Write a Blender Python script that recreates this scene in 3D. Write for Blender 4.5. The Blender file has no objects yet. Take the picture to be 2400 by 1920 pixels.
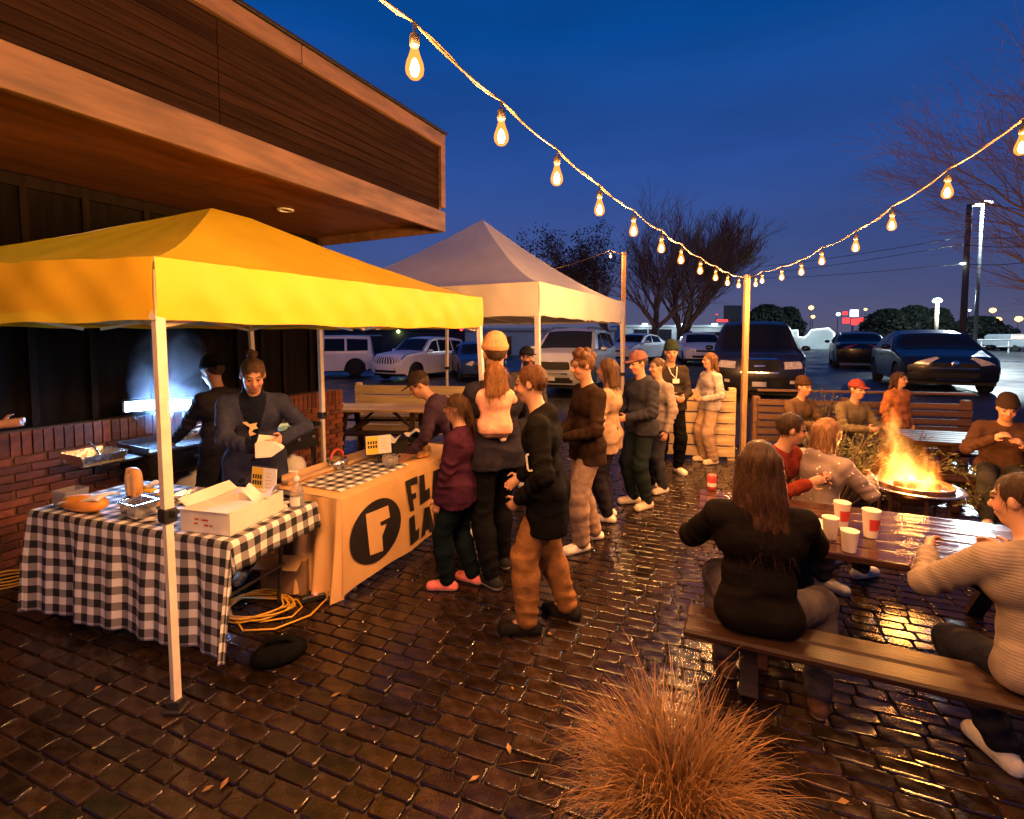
import bpy, bmesh, math, random
import numpy as np
from mathutils import Vector, Matrix
random.seed(7); np.random.seed(7)
R = math.radians
from math import sin, cos, pi
scene = bpy.context.scene
COL = scene.collection
# ------------------------------------------------------------------ camera
CAM_Z = 1.95
cam_d = bpy.data.cameras.new('camera'); cam = bpy.data.objects.new('camera', cam_d); COL.objects.link(cam)
cam.location = (0, 0, CAM_Z); cam.rotation_euler = (R(90 - 3.3), 0, 0)
cam_d.sensor_width = 36; cam_d.lens = 17.25; cam_d.shift_y = -109 / 2400
cam_d.clip_start = 0.05; cam_d.clip_end = 2000
scene.camera = cam
# ------------------------------------------------------------------ dusk sky
W = bpy.data.worlds.new('World'); scene.world = W; W.use_nodes = True
nt = W.node_tree; N = nt.nodes; LK = nt.links
bg = N['Background']
tc = N.new('ShaderNodeTexCoord'); sp = N.new('ShaderNodeSeparateXYZ'); LK.new(tc.outputs['Generated'], sp.inputs[0])
rp = N.new('ShaderNodeValToRGB'); LK.new(sp.outputs['Z'], rp.inputs[0])
els = rp.color_ramp.elements
els[0].position = 0.0; els[0].color = (.105, .098, .175, 1)
els[1].position = 1.0; els[1].color = (.0003, .026, .13, 1)
for p_, c_ in ((.06, (.075, .085, .19, 1)), (.15, (.05, .082, .25, 1)), (.3, (.024, .076, .31, 1)), (.5, (.002, .06, .28, 1))):
    e_ = els.new(p_); e_.color = c_
nz = N.new('ShaderNodeTexNoise'); nz.inputs['Scale'].default_value = 2.2; nz.inputs['Detail'].default_value = 5
mp = N.new('ShaderNodeMapping'); mp.inputs['Scale'].default_value = (1, 1, 4); LK.new(tc.outputs['Generated'], mp.inputs[0]); LK.new(mp.outputs[0], nz.inputs[0])
mr = N.new('ShaderNodeMapRange'); mr.inputs[1].default_value = .35; mr.inputs[2].default_value = .75; mr.inputs[3].default_value = .9; mr.inputs[4].default_value = 1.2
LK.new(nz.outputs[0], mr.inputs[0])
mx = N.new('ShaderNodeVectorMath'); mx.operation = 'SCALE'; LK.new(rp.outputs[0], mx.inputs[0]); LK.new(mr.outputs[0], mx.inputs['Scale'])
LK.new(mx.outputs[0], bg.inputs[0]); bg.inputs[1].default_value = .97
# ------------------------------------------------------------------ exposure
vs = scene.view_settings
vs.view_transform = 'Standard'; vs.look = 'None'; vs.exposure = 0; vs.gamma = 1; vs.use_curve_mapping = False
scene.render.engine = 'CYCLES'
cy = scene.cycles
cy.use_denoising = True
try: cy.denoiser = 'OPENIMAGEDENOISE'
except Exception: pass
cy.max_bounces = 6; cy.diffuse_bounces = 3; cy.glossy_bounces = 3; cy.transmission_bounces = 4; cy.transparent_max_bounces = 10; cy.volume_bounces = 1
cy.sample_clamp_indirect = 6; cy.sample_clamp_direct = 0; cy.caustics_reflective = False; cy.caustics_refractive = False
cy.volume_step_rate = 1.0; cy.volume_max_steps = 96
BULB_W = 220.0      # one string bulb, watts
FIRE_W = 190.0
LED_W = 27.0
WARM = (1.0, .42, .11)

# ------------------------------------------------------------------ helpers
def mat(name, col, rough=.6, metal=0., var=.25, scale=9., bump=0., bscale=60., spec=.5, coat=0., rvar=0., col2=None, stretch=(1, 1, 1), objrand=0., attr=None, translucent=0., emit=None, estr=0., sheen=0., trans=0., alpha=1., detail=4):
    m = bpy.data.materials.new(name); m.use_nodes = True
    nt = m.node_tree; n = nt.nodes; l = nt.links; b = n['Principled BSDF']
    tc = n.new('ShaderNodeTexCoord'); mp = n.new('ShaderNodeMapping'); mp.inputs['Scale'].default_value = stretch
    l.new(tc.outputs['Object'], mp.inputs[0])
    c = None
    nz = n.new('ShaderNodeTexNoise'); nz.inputs['Scale'].default_value = scale; nz.inputs['Detail'].default_value = detail
    l.new(mp.outputs[0], nz.inputs[0])
    c2 = col2 if col2 else tuple(x * (1 - var) for x in col)
    c1 = col if col2 else tuple(min(1, x * (1 + var)) for x in col)
    mx = n.new('ShaderNodeMix'); mx.data_type = 'RGBA'; mx.inputs[6].default_value = (*c2, 1); mx.inputs[7].default_value = (*c1, 1)
    cr = n.new('ShaderNodeMapRange'); cr.inputs[1].default_value = .32; cr.inputs[2].default_value = .68; l.new(nz.outputs[0], cr.inputs[0])
    l.new(cr.outputs[0], mx.inputs[0]); c = mx.outputs[2]
    if objrand or attr:
        if attr:
            at = n.new('ShaderNodeAttribute'); at.attribute_name = attr; src = at.outputs['Fac']
        else:
            oi = n.new('ShaderNodeObjectInfo'); src = oi.outputs['Random']
        amt = objrand or .5
        r2 = n.new('ShaderNodeMapRange'); r2.inputs[3].default_value = 1 - amt; r2.inputs[4].default_value = 1 + amt; l.new(src, r2.inputs[0])
        vm = n.new('ShaderNodeVectorMath'); vm.operation = 'SCALE'; l.new(c, vm.inputs[0]); l.new(r2.outputs[0], vm.inputs['Scale']); c = vm.outputs[0]
    l.new(c, b.inputs['Base Color'])
    b.inputs['Roughness'].default_value = rough; b.inputs['Metallic'].default_value = metal
    b.inputs['Specular IOR Level'].default_value = spec
    if coat: b.inputs['Coat Weight'].default_value = coat; b.inputs['Coat Roughness'].default_value = .08
    if sheen: b.inputs['Sheen Weight'].default_value = sheen
    if trans: b.inputs['Transmission Weight'].default_value = trans
    if alpha < 1: b.inputs['Alpha'].default_value = alpha
    if rvar:
        n2 = n.new('ShaderNodeTexNoise'); n2.inputs['Scale'].default_value = scale * .6; n2.inputs['Detail'].default_value = 3; l.new(mp.outputs[0], n2.inputs[0])
        r3 = n.new('ShaderNodeMapRange'); r3.inputs[1].default_value = .3; r3.inputs[2].default_value = .7; r3.inputs[3].default_value = max(.03, rough - rvar); r3.inputs[4].default_value = min(1, rough + rvar)
        l.new(n2.outputs[0], r3.inputs[0]); l.new(r3.outputs[0], b.inputs['Roughness'])
    if bump:
        n3 = n.new('ShaderNodeTexNoise'); n3.inputs['Scale'].default_value = bscale; n3.inputs['Detail'].default_value = 3; l.new(mp.outputs[0], n3.inputs[0])
        bp = n.new('ShaderNodeBump'); bp.inputs['Strength'].default_value = bump; bp.inputs['Distance'].default_value = .01; l.new(n3.outputs[0], bp.inputs['Height'])
        l.new(bp.outputs[0], b.inputs['Normal'])
    if emit: b.inputs['Emission Color'].default_value = (*emit, 1); b.inputs['Emission Strength'].default_value = estr
    if translucent:
        tr = n.new('ShaderNodeBsdfTranslucent'); l.new(c, tr.inputs[0])
        ms = n.new('ShaderNodeMixShader'); ms.inputs[0].default_value = translucent
        l.new(b.outputs[0], ms.inputs[1]); l.new(tr.outputs[0], ms.inputs[2]); l.new(ms.outputs[0], n['Material Output'].inputs[0])
    return m
def emat(name, col, s):
    m = bpy.data.materials.new(name); m.use_nodes = True; n = m.node_tree.nodes; n.clear()
    e = n.new('ShaderNodeEmission'); e.inputs[0].default_value = (*col, 1); e.inputs[1].default_value = s
    o = n.new('ShaderNodeOutputMaterial'); m.node_tree.links.new(e.outputs[0], o.inputs[0]); return m
def tag(o, label=None, cat=None, group=None, kind=None):
    if label: o['label'] = label
    if cat: o['category'] = cat
    if group: o['group'] = group
    if kind: o['kind'] = kind
    return o
def empty(name, loc=(0, 0, 0), rz=0, parent=None):
    o = bpy.data.objects.new(name, None); COL.objects.link(o); o.location = loc; o.rotation_euler = (0, 0, rz); o.parent = parent; o.empty_display_size = .1
    return o
def thing(name, label, cat, loc=(0, 0, 0), rz=0, group=None):
    return tag(empty(name, loc, rz), label, cat, group)
def link(name, me, parent=None, loc=(0, 0, 0), rot=(0, 0, 0)):
    o = bpy.data.objects.new(name, me); COL.objects.link(o); o.location = loc; o.rotation_euler = rot; o.parent = parent; return o
def lamp(name, kind, loc, power, col, radius=.03, parent=None, rot=(0, 0, 0), **kw):
    d = bpy.data.lights.new(name, kind); d.energy = power; d.color = col
    if kind in ('POINT', 'SPOT'): d.shadow_soft_size = radius
    for k, v in kw.items(): setattr(d, k, v)
    o = bpy.data.objects.new(name, d); COL.objects.link(o); o.location = loc; o.rotation_euler = rot; o.parent = parent; return o
class MB:
    def __init__(s): s.v = []; s.f = []; s.m = []; s.uv = None; s.mi = 0; s.T = None
    def add(s, vs, fs):
        k = len(s.v)
        if s.T is not None: vs = [tuple(s.T @ Vector(p)) for p in vs]
        s.v.extend([tuple(p) for p in vs]); s.f.extend([tuple(i + k for i in f) for f in fs]); s.m.extend([s.mi] * len(fs)); return s
    def box(s, c, d, rot=None, ch=0.):
        x, y, z = d[0] / 2, d[1] / 2, d[2] / 2; c = Vector(c)
        if ch <= 0:
            vs = [(a, b, e) for e in (-z, z) for b in (-y, y) for a in (-x, x)]
            fs = [(0, 2, 3, 1), (4, 5, 7, 6), (0, 1, 5, 4), (2, 6, 7, 3), (0, 4, 6, 2), (1, 3, 7, 5)]
        else:
            vs = []
            for (xx, yy, zz) in ((x - ch, y - ch, -z), (x, y, -z + ch), (x, y, z - ch), (x - ch, y - ch, z)):
                vs += [(-xx, -yy, zz), (xx, -yy, zz), (xx, yy, zz), (-xx, yy, zz)]
            fs = [(3, 2, 1, 0), (12, 13, 14, 15)]
            for r in range(3):
                for i in range(4): fs.append((r * 4 + i, r * 4 + (i + 1) % 4, r * 4 + 4 + (i + 1) % 4, r * 4 + 4 + i))
        M = rot if rot is not None else Matrix.Identity(3)
        return s.add([M @ Vector(p) + c for p in vs], fs)
    def bar(s, a, b, w, d, up=(0, 0, 1), ch=0.):
        a, b = Vector(a), Vector(b); z = (b - a); L = z.length; z.normalize()
        u = Vector(up); x = u.cross(z)
        if x.length < 1e-4: x = Vector((1, 0, 0)).cross(z)
        x.normalize(); y = z.cross(x)
        return s.box((a + b) / 2, (w, d, L), Matrix((x, y, z)).transposed(), ch)
    def tube(s, path, r, n=8, cap=True):
        P = [Vector(p) for p in path]; k = len(P); rr = r if hasattr(r, '__len__') else [r] * k
        vs = []; px = None
        for i in range(k):
            t = (P[min(i + 1, k - 1)] - P[max(i - 1, 0)])
            if t.length < 1e-9: t = Vector((0, 0, 1))
            t.normalize()
            if px is None: px = t.orthogonal().normalized()
            px = px - t * px.dot(t)
            if px.length < 1e-6: px = t.orthogonal()
            px.normalize(); q = t.cross(px)
            for j in range(n):
                a = 2 * math.pi * j / n; vs.append(P[i] + (px * math.cos(a) + q * math.sin(a)) * rr[i])
        fs = [(i * n + j, i * n + (j + 1) % n, (i + 1) * n + (j + 1) % n, (i + 1) * n + j) for i in range(k - 1) for j in range(n)]
        if cap: fs += [tuple(range(n - 1, -1, -1)), tuple((k - 1) * n + j for j in range(n))]
        return s.add(vs, fs)
    def lathe(s, prof, n=20, c=(0, 0, 0), rot=None, sy=1.):
        c = Vector(c); M = rot if rot is not None else Matrix.Identity(3); vs = []; k = len(prof)
        for (r, z) in prof:
            for j in range(n):
                a = 2 * math.pi * j / n; vs.append(M @ Vector((r * math.cos(a), r * math.sin(a) * sy, z)) + c)
        fs = [(i * n + j, i * n + (j + 1) % n, (i + 1) * n + (j + 1) % n, (i + 1) * n + j) for i in range(k - 1) for j in range(n)]
        if prof[0][0] > 1e-5: fs.append(tuple(range(n - 1, -1, -1)))
        if prof[-1][0] > 1e-5: fs.append(tuple((k - 1) * n + j for j in range(n)))
        return s.add(vs, fs)
    def prism(s, poly, h, z=0., M=None):
        n = len(poly); vs = [Vector((x, y, z)) for x, y in poly] + [Vector((x, y, z + h)) for x, y in poly]
        if M is not None: vs = [M @ v for v in vs]
        return s.add(vs, [tuple(range(n - 1, -1, -1)), tuple(range(n, 2 * n))] + [(i, (i + 1) % n, n + (i + 1) % n, n + i) for i in range(n)])
    def grid(s, fn, nu, nv, closed_u=False):
        vs = [fn(i / nu, j / nv) for j in range(nv + 1) for i in range(nu + 1)]
        w = nu + 1
        return s.add(vs, [(j * w + i, j * w + i + 1, (j + 1) * w + i + 1, (j + 1) * w + i) for j in range(nv) for i in range(nu)])
    def mesh(s, name, mats, smooth=False):
        me = bpy.data.meshes.new(name); me.from_pydata(s.v, [], s.f)
        for m in (mats if isinstance(mats, (list, tuple)) else [mats]): me.materials.append(m)
        if isinstance(mats, (list, tuple)) and len(mats) > 1: me.polygons.foreach_set('material_index', s.m)
        if smooth: me.polygons.foreach_set('use_smooth', [True] * len(me.polygons))
        me.validate(); me.update(); return me
    def build(s, name, mats, parent=None, loc=(0, 0, 0), rot=(0, 0, 0), smooth=False, bevel=0., solid=0., sub=0, autos=None):
        me = s.mesh(name, mats, smooth); o = link(name, me, parent, loc, rot)
        if solid:
            md = o.modifiers.new('s', 'SOLIDIFY'); md.thickness = solid
        if bevel:
            md = o.modifiers.new('b', 'BEVEL'); md.width = bevel; md.segments = 2; md.limit_method = 'ANGLE'
        if sub:
            md = o.modifiers.new('u', 'SUBSURF'); md.levels = sub; md.render_levels = sub
        return o
def one(name, fn, m, parent=None, **kw):
    b = MB(); fn(b); return b.build(name, m, parent, **kw)
# pixel helper: where a point of the photograph lies on a horizontal plane / at a distance (used to take measurements)
_p = R(3.3); _F = Vector((0, math.cos(_p), -math.sin(_p))); _U = Vector((0, math.sin(_p), math.cos(_p)))
def ray(u, v): return Vector((1, 0, 0)) * ((u - 1200) / 1150) + _F - _U * ((v - 851) / 1150)
def gnd(u, v, z=0.):
    r = ray(u, v); return Vector((0, 0, CAM_Z)) + r * ((z - CAM_Z) / r.z)
def at(u, v, Y):
    r = ray(u, v); return Vector((0, 0, CAM_Z)) + r * (Y / r.y)
def rz_of(dx, dy): return math.atan2(-dx, dy)
rot_z = lambda a: Matrix.Rotation(a, 3, 'Z')
rot_x = lambda a: Matrix.Rotation(a, 3, 'X')
rot_y = lambda a: Matrix.Rotation(a, 3, 'Y')
def lot_z(x, y):
    f_ = min(1., max(0., (y - 8.9 + .06 * x) / 1.6)); f_ = f_ * f_ * (3 - 2 * f_)
    return f_ * min(.62, max(.03, .27 + .042 * x))
# ================================================================== ground, patio
M_asphalt = mat('asphalt_wet', (.034, .032, .033), .4, var=.3, scale=1.3, bump=.3, bscale=120, rvar=.16, detail=8)
M_bed = mat('paver_sand', (.022, .016, .012), .8, var=.3, scale=30, bump=.4, bscale=200)
def ground():
    xs = sorted(set([-900, -300, -120, -60, -40] + [i * 1.0 for i in range(-30, 61)] + [80, 120, 300, 900]))
    ys = sorted(set([-60, -20, -6] + [i * .5 for i in range(-4, 29)] + [i * 1.0 for i in range(15, 50)] + [60, 80, 120, 250, 600, 1500]))
    b = MB(); w = len(xs)
    b.v = [(x, y, lot_z(x, y) - (.03 if y < 9 else .0)) for y in ys for x in xs]
    b.f = [(j * w + i, j * w + i + 1, (j + 1) * w + i + 1, (j + 1) * w + i) for j in range(len(ys) - 1) for i in range(w - 1)]; b.m = [0] * len(b.f)
    o = b.build('ground', M_asphalt, smooth=True); o['kind'] = 'structure'
ground()
def mat_paver(name, attr):
    m = mat(name, (.019, .0105, .0065), .17, var=.5, scale=16, rvar=.11, objrand=.5, attr=attr, bump=.13, bscale=85, spec=.6, detail=6)
    return m
M_pav_o = mat_paver('paver_wet', None); M_pav_s = mat_paver('paver_wet_far', 'rnd')
PA = R(-21); pu = Vector((math.cos(PA), math.sin(PA), 0)); pv = Vector((-math.sin(PA), math.cos(PA), 0))
patio = one('patio', lambda b: b.add([(-12, -4, -.016), (9, -4, -.016), (9, 9.2, -.016), (-12, 9.2, -.016)], [(0, 1, 2, 3)]), M_bed); patio['kind'] = 'structure'
def paver_mesh(L, Wd, seed):
    rd = random.Random(seed); b = MB(); H = .05; j = lambda a: rd.uniform(-a, a)
    rings = []
    for (ins, z) in ((0, -H), (0, -.008), (.0022, -.0022), (.006, 0)):
        x, y = L / 2 - ins, Wd / 2 - ins; c = min(.012, .018 - ins)
        c = max(c, .004)
        ring = [(-x + c, -y), (x - c, -y), (x, -y + c), (x, y - c), (x - c, y), (-x + c, y), (-x, y - c), (-x, -y + c)]
        rings.append([(px + j(.0018), py + j(.0018), z + (j(.0016) if z > -.006 else 0)) for px, py in ring])
    vs = sum(rings, []); fs = [tuple(24 + i for i in range(8))]
    for r in range(3): fs += [(r * 8 + i, r * 8 + (i + 1) % 8, r * 8 + 8 + (i + 1) % 8, r * 8 + 8 + i) for i in range(8)]
    b.add(vs, fs); return b
pav_sizes = [(.2, .1), (.2, .1), (.15, .1), (.2, .1), (.15, .1), (.2, .1)]
pav_mb = [paver_mesh(L - .008, w_ - .008, i) for i, (L, w_) in enumerate(pav_sizes)]
pav_me = [b.mesh('paver', M_pav_o) for b in pav_mb]
pav = []
rp_ = random.Random(3)
for r in range(-40, 130):
    s = -12 + (r % 2) * .1 + rp_.uniform(-.02, .02)
    while s < 14:
        k = rp_.randrange(6); L = pav_sizes[k][0]
        c = pu * (s + L / 2) + pv * (r * .1); s += L
        x, y = c.x, c.y
        if y < .9 or y > 9 - .06 * x or abs(x) > 1.32 * y + .9 or x > 8.5: continue
        if (x + 4.18) * .893 - (y - 3.9) * .449 < -.15 and y < 8: continue
        pav.append((c, k, rp_.uniform(-.014, .014), rp_.uniform(-.013, .013), rp_.uniform(-.009, .009), rp_.gauss(0, .0016)))
def vis_rank(c):
    q = c - Vector((0, 0, CAM_Z)); d = q.length
    u = 1200 + 1150 * c.x / c.y; v = 785 + 1150 * CAM_Z / c.y
    out = max(0, -u, u - 2400, v - 1920)
    hid = 3 if (430 > u > 0 and v < 1500) else 0
    return d + (50 if out > 30 else 0) + hid
pav.sort(key=lambda t: vis_rank(t[0]))
for c, k, a, t1, t2, dz in pav[:300]:
    link('paver', pav_me[k], patio, (c.x, c.y, dz), (t1, t2, PA + a))
sv = []; sf = []; srnd = []
for c, k, a, t1, t2, dz in pav[300:]:
    Mx = Matrix.LocRotScale(Vector((c.x, c.y, dz)), Matrix.Rotation(PA + a, 3, 'Z') @ Matrix.Rotation(t2, 3, 'Y') @ Matrix.Rotation(t1, 3, 'X'), None)
    k0 = len(sv); q = rp_.random()
    for p in pav_mb[k].v: sv.append(tuple(Mx @ Vector(p))); srnd.append(q)
    sf += [tuple(i + k0 for i in f) for f in pav_mb[k].f]
me = bpy.data.meshes.new('paver_field'); me.from_pydata(sv, [], sf); me.materials.append(M_pav_s)
at_ = me.attributes.new('rnd', 'FLOAT', 'POINT'); at_.data.foreach_set('value', srnd)
o = link('paver_field', me, patio); o['kind'] = 'stuff'
# ================================================================== building with deep overhang
BA = math.atan2(.893, .449)
bld = thing('building', 'dark timber building with brick base and deep wooden roof overhang', 'building', (-4.18, 3.90, 0), BA)
M_mort = mat('mortar', (.18, .11, .065), .85, var=.2, scale=40, bump=.5, bscale=150)
M_brk = mat('brick_red', (.15, .042, .018), .75, var=.35, scale=22, bump=.5, bscale=120, objrand=.4)
M_brk_s = mat('brick_red_far', (.15, .042, .018), .75, var=.35, scale=22, bump=.5, bscale=120, objrand=.4, attr='rnd')
M_panel = mat('wall_panel_dark', (.007, .005, .004), .7, spec=.06, var=.4, scale=3, stretch=(6, 6, .7), bump=.2, bscale=30)
M_batten = mat('wall_batten_dark', (.011, .007, .005), .7, spec=.08, var=.35, scale=4, stretch=(6, 6, .7), bump=.2, bscale=30)
M_soff = mat('soffit_plywood', (.20, .075, .022), .5, var=.28, scale=1.6, stretch=(1, 5, 1), bump=.1, bscale=14)
M_fasc = mat('fascia_cedar', (.14, .075, .038), .55, var=.4, scale=2.2, stretch=(1, 5, 6), bump=.25, bscale=22, objrand=.14)
M_sid = mat('siding_brown', (.016, .0075, .004), .75, spec=.05, var=.45, scale=3.5, stretch=(.5, 6, 14), bump=.35, bscale=14, objrand=.22)
M_metal_d = mat('metal_dark', (.04, .035, .032), .4, metal=.6, var=.2)
X0, X1, HB = -3.2, 3.62, 1.16
base = one('brick_base', lambda b: (b.box(((X0 + X1) / 2, .02, HB / 2), (X1 - X0 - .01, .226, HB - .008)),), M_mort, bld)
brks = []
rb = random.Random(5)
ch_ = (HB - .205) / 14
for r in range(14):
    s = X0 + (r % 2) * .106
    while s < X1 - .05:
        L = min(.2, X1 - s) ; brks.append((s + L / 2, r * ch_ + ch_ / 2, L - .011, ch_ - .011)); s += .212
s = X0
while s < X1 - .03:
    brks.append((s + .035, HB - .1, .058, .195)); s += .0695
def bdist(x, z):
    p = Vector((-4.18, 3.9, 0)) + Vector((.449, .893, 0)) * x; u = 1200 + 1150 * p.x / p.y
    return (-z * .2 + p.y * .3) + (100 if u < -10 else 0)
brks.sort(key=lambda t: bdist(t[0], t[1]))
cache = {}
def brick_mb(L, h):
    b = MB(); b.box((0, 0, 0), (L, .03, h), ch=.003); return b
for x, z, L, h in brks[:300]:
    k = (round(L, 2), round(h, 2))
    if k not in cache: cache[k] = brick_mb(L, h).mesh('brick', M_brk)
    link('brick', cache[k], base, (x, -.104 + rb.uniform(-.002, .002), z), (rb.uniform(-.006, .006), 0, 0))
b = MB(); rn = []
for x, z, L, h in brks[300:]:
    n0 = len(b.v); b.box((x, -.104 + rb.uniform(-.002, .002), z), (L, .03, h), ch=.003); rn += [rb.random()] * (len(b.v) - n0)
if b.v:
    o = b.build('brick_field', M_brk_s, base); a_ = o.data.attributes.new('rnd', 'FLOAT', 'POINT'); a_.data.foreach_set('value', rn); o['kind'] = 'stuff'
# dark board and batten wall above the brick
XW = 3.33; ZS = 3.28
xs_ = [X0]
while xs_[-1] < XW - .55: xs_.append(xs_[-1] + rb.choice((.42, .47, .5, .31)))
xs_.append(XW)
for i in range(len(xs_) - 1):
    one('wall_panel', lambda b: b.box(((xs_[i] + xs_[i + 1]) / 2, .06 + rb.uniform(0, .006), (HB + .01 + ZS) / 2), (xs_[i + 1] - xs_[i] - .004, .1, ZS - HB - .01)), M_panel, bld)
    if i: one('batten', lambda b: b.box((xs_[i], 0, (HB + ZS) / 2), (.05, .045, ZS - HB - .02), ch=.004), M_batten, bld)
one('corner_trim', lambda b: b.box((XW - .03, -.005, (HB + ZS) / 2), (.09, .06, ZS - HB - .03), ch=.004), M_batten, bld)
one('wall_cap', lambda b: b.box(((X0 + XW) / 2, -.008, ZS - .06), (XW - X0, .03, .10), ch=.004), M_batten, bld)
one('end_wall', lambda b: b.box((XW - .06, 3.1, ZS / 2), (.1, 6.0, ZS - .01)), M_panel, bld)
one('rear_wall', lambda b: b.box((X0 + .06, 3.1, ZS / 2), (.1, 6.0, ZS - .01)), M_panel, bld)
# overhang
OV = 2.09; XO = 3.34; ZB, ZT = 3.17, 4.30
roof = one('roof_overhang', lambda b: b.box(((X0 + XO) / 2 - .02, -OV / 2 + 3.1, 3.75), (XO - X0 - .09, OV + 6.1, .86)), M_metal_d, bld)
nx = 3
for i in range(nx):
    a, c = X0 + (XO - X0) * i / nx, X0 + (XO - X0) * (i + 1) / nx
    one('soffit_panel', lambda b: b.box(((a + c) / 2 - .01, -OV / 2 + .01, ZS + .01), (c - a - .006, OV - .02, .02)), M_soff, roof)
one('soffit_trim', lambda b: b.box(((X0 + XO) / 2, -OV + .05, ZS - .012), (XO - X0 - .02, .05, .03), ch=.003), M_soff, roof)
for a, c in ((X0, -.58), (-.575, XO)):
    one('fascia_board', lambda b: b.box(((a + c) / 2, -OV, ZB + .118), (c - a - .004, .045, .235), ch=.004), M_fasc, roof)
ns = 8; zs0, zs1 = ZB + .245, ZT - .16
for j in range(ns):
    hh = (zs1 - zs0) / ns
    for a, c in ((X0, .62), (.623, XO - .085)):
        one('siding_plank', lambda b: b.box(((a + c) / 2, -OV + .022, zs0 + hh * (j + .5)), (c - a - .003, .028, hh - .007), rot_x(R(3)), ch=.003), M_sid, roof)
for a, c in ((X0, 1.3), (1.304, XO)):
    one('top_trim', lambda b: b.box(((a + c) / 2, -OV - .004, ZT - .08), (c - a - .004, .05, .15), ch=.004), M_fasc, roof)
one('roof_edge', lambda b: b.box(((X0 + XO) / 2, -OV + .03, ZT + .014), (XO - X0 + .03, .16, .03), ch=.004), M_metal_d, roof)
one('end_trim', lambda b: b.box((XO - .045, -OV - .002, (ZB + ZT) / 2 + .08), (.085, .05, ZT - ZB - .4), ch=.004), M_fasc, roof)
one('end_fascia', lambda b: b.box((XO - .02, 2.0, (ZB + ZT) / 2), (.04, OV + 6, ZT - ZB), ch=.004), M_fasc, roof)
M_white = mat('white_paint', (.75, .73, .7), .5, var=.08)
dl = one('downlight', lambda b: b.lathe([(.085, 0), (.085, -.012), (.06, -.014), (.058, 0)], 20, (2.05, -.95, ZS - .002)), M_white, roof, smooth=False)
# ================================================================== string lights
M_post = mat('wood_post', (.42, .26, .13), .6, var=.35, scale=3, stretch=(8, 8, .8), bump=.2, bscale=25)
M_cable = mat('cable_dark', (.07, .04, .022), .5, var=.2)
M_sock = mat('socket_black', (.03, .025, .02), .45, var=.2)
M_fil = emat('bulb_filament', (1, .62, .25), 120)
def mat_glass_bulb():
    m = bpy.data.materials.new('bulb_glass'); m.use_nodes = True; n = m.node_tree.nodes; l = m.node_tree.links; n.clear()
    t = n.new('ShaderNodeBsdfTransparent'); e = n.new('ShaderNodeEmission'); e.inputs[0].default_value = (1, .27, .025, 1); e.inputs[1].default_value = 2.4
    mx = n.new('ShaderNodeMixShader'); mx.inputs[0].default_value = .62; o = n.new('ShaderNodeOutputMaterial')
    l.new(t.outputs[0], mx.inputs[1]); l.new(e.outputs[0], mx.inputs[2]); l.new(mx.outputs[0], o.inputs[0]); return m
M_bulb = mat_glass_bulb()
_b = MB(); _b.lathe([(.0001, -.108), (.017, -.105), (.028, -.092), (.031, -.077), (.028, -.058), (.019, -.034), (.0135, -.015), (.0125, 0)], 14); bulb_me = _b.mesh('bulb', M_bulb, True)
_b = MB(); _b.lathe([(.0001, -.1), (.010, -.096), (.016, -.077), (.009, -.05), (.0001, -.04)], 8); fil_me = _b.mesh('filament', M_fil, True)
_b = MB(); _b.lathe([(.013, -.005), (.017, 0), (.017, .03), (.009, .038), (.004, .042), (.0035, .07)], 10); sock_me = _b.mesh('socket', M_sock, True)
def string_light(label, pix, extra, a, b_, post_top, zoff=.0, side=0):
    """bulbs of the photograph meet the vertical plane through a-b_; extra bulbs carry the string on past the frame"""
    a = Vector(a); b_ = Vector(b_); d = (b_ - a); nrm = Vector((-d.y, d.x, 0)).normalized()
    t = thing('string_light', label, 'string lights', (a.x, a.y, 0), 0, 'string lights on the posts')
    pts = []
    for u, v in pix:
        r = ray(u, v); o = Vector((0, 0, CAM_Z)); k = (a - o).dot(nrm) / r.dot(nrm); p = o + r * k
        pts.append(p)
    pts += [Vector(e) for e in extra]
    cab = [Vector(post_top)]
    for p in pts:
        loc = p - Vector((a.x, a.y, 0)); top = loc + Vector((0, 0, .08))
        bo = link('bulb', bulb_me, t, top); link('filament', fil_me, bo)
        link('socket', sock_me, t, top)
        lamp('bulb_lamp', 'POINT', (0, 0, -.075), BULB_W, WARM, .035, bo)
        cab.append(p + Vector((0, 0, .08 + .072)))
    path = []
    for i in range(len(cab) - 1):
        for k in range(6):
            f = k / 6; q = cab[i].lerp(cab[i + 1], f); q.z -= .12 * f * (1 - f) * min(1, (cab[i + 1] - cab[i]).length); path.append(q)
    path.append(cab[-1])
    path = [q - Vector((a.x, a.y, 0)) for q in path]
    one('cable', lambda b: b.tube(path, .005, 6), M_cable, t, smooth=True)
    one('twisted_wire', lambda b: b.tube([q + Vector((.007 * math.sin(i * 1.3), .007 * math.cos(i * 1.3), .007 * math.sin(i * .9))) for i, q in enumerate(path)], .003, 5), M_cable, t, smooth=True)
    return t
P0 = gnd(1740, 1062)
post_z = 2.92
pk = thing('light_post', 'tall slim wooden light post at the corner of the fence', 'post', (P0.x, P0.y, 0), 0, 'posts carrying the string lights')
one('post', lambda b: b.box((0, 0, post_z / 2), (.075, .075, post_z), ch=.006), M_post, pk)
one('hook', lambda b: b.tube([(0, -.03, post_z - .06), (0, -.07, post_z - .05), (0, -.08, post_z - .015)], .006, 6), M_sock, pk)
PL = [(1731, 671), (1705, 665), (1677, 653), (1641, 637), (1596, 612), (1550, 585), (1485, 545), (1405, 495), (1305, 422), (1175, 325), (972, 165), (690, -40)]
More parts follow.
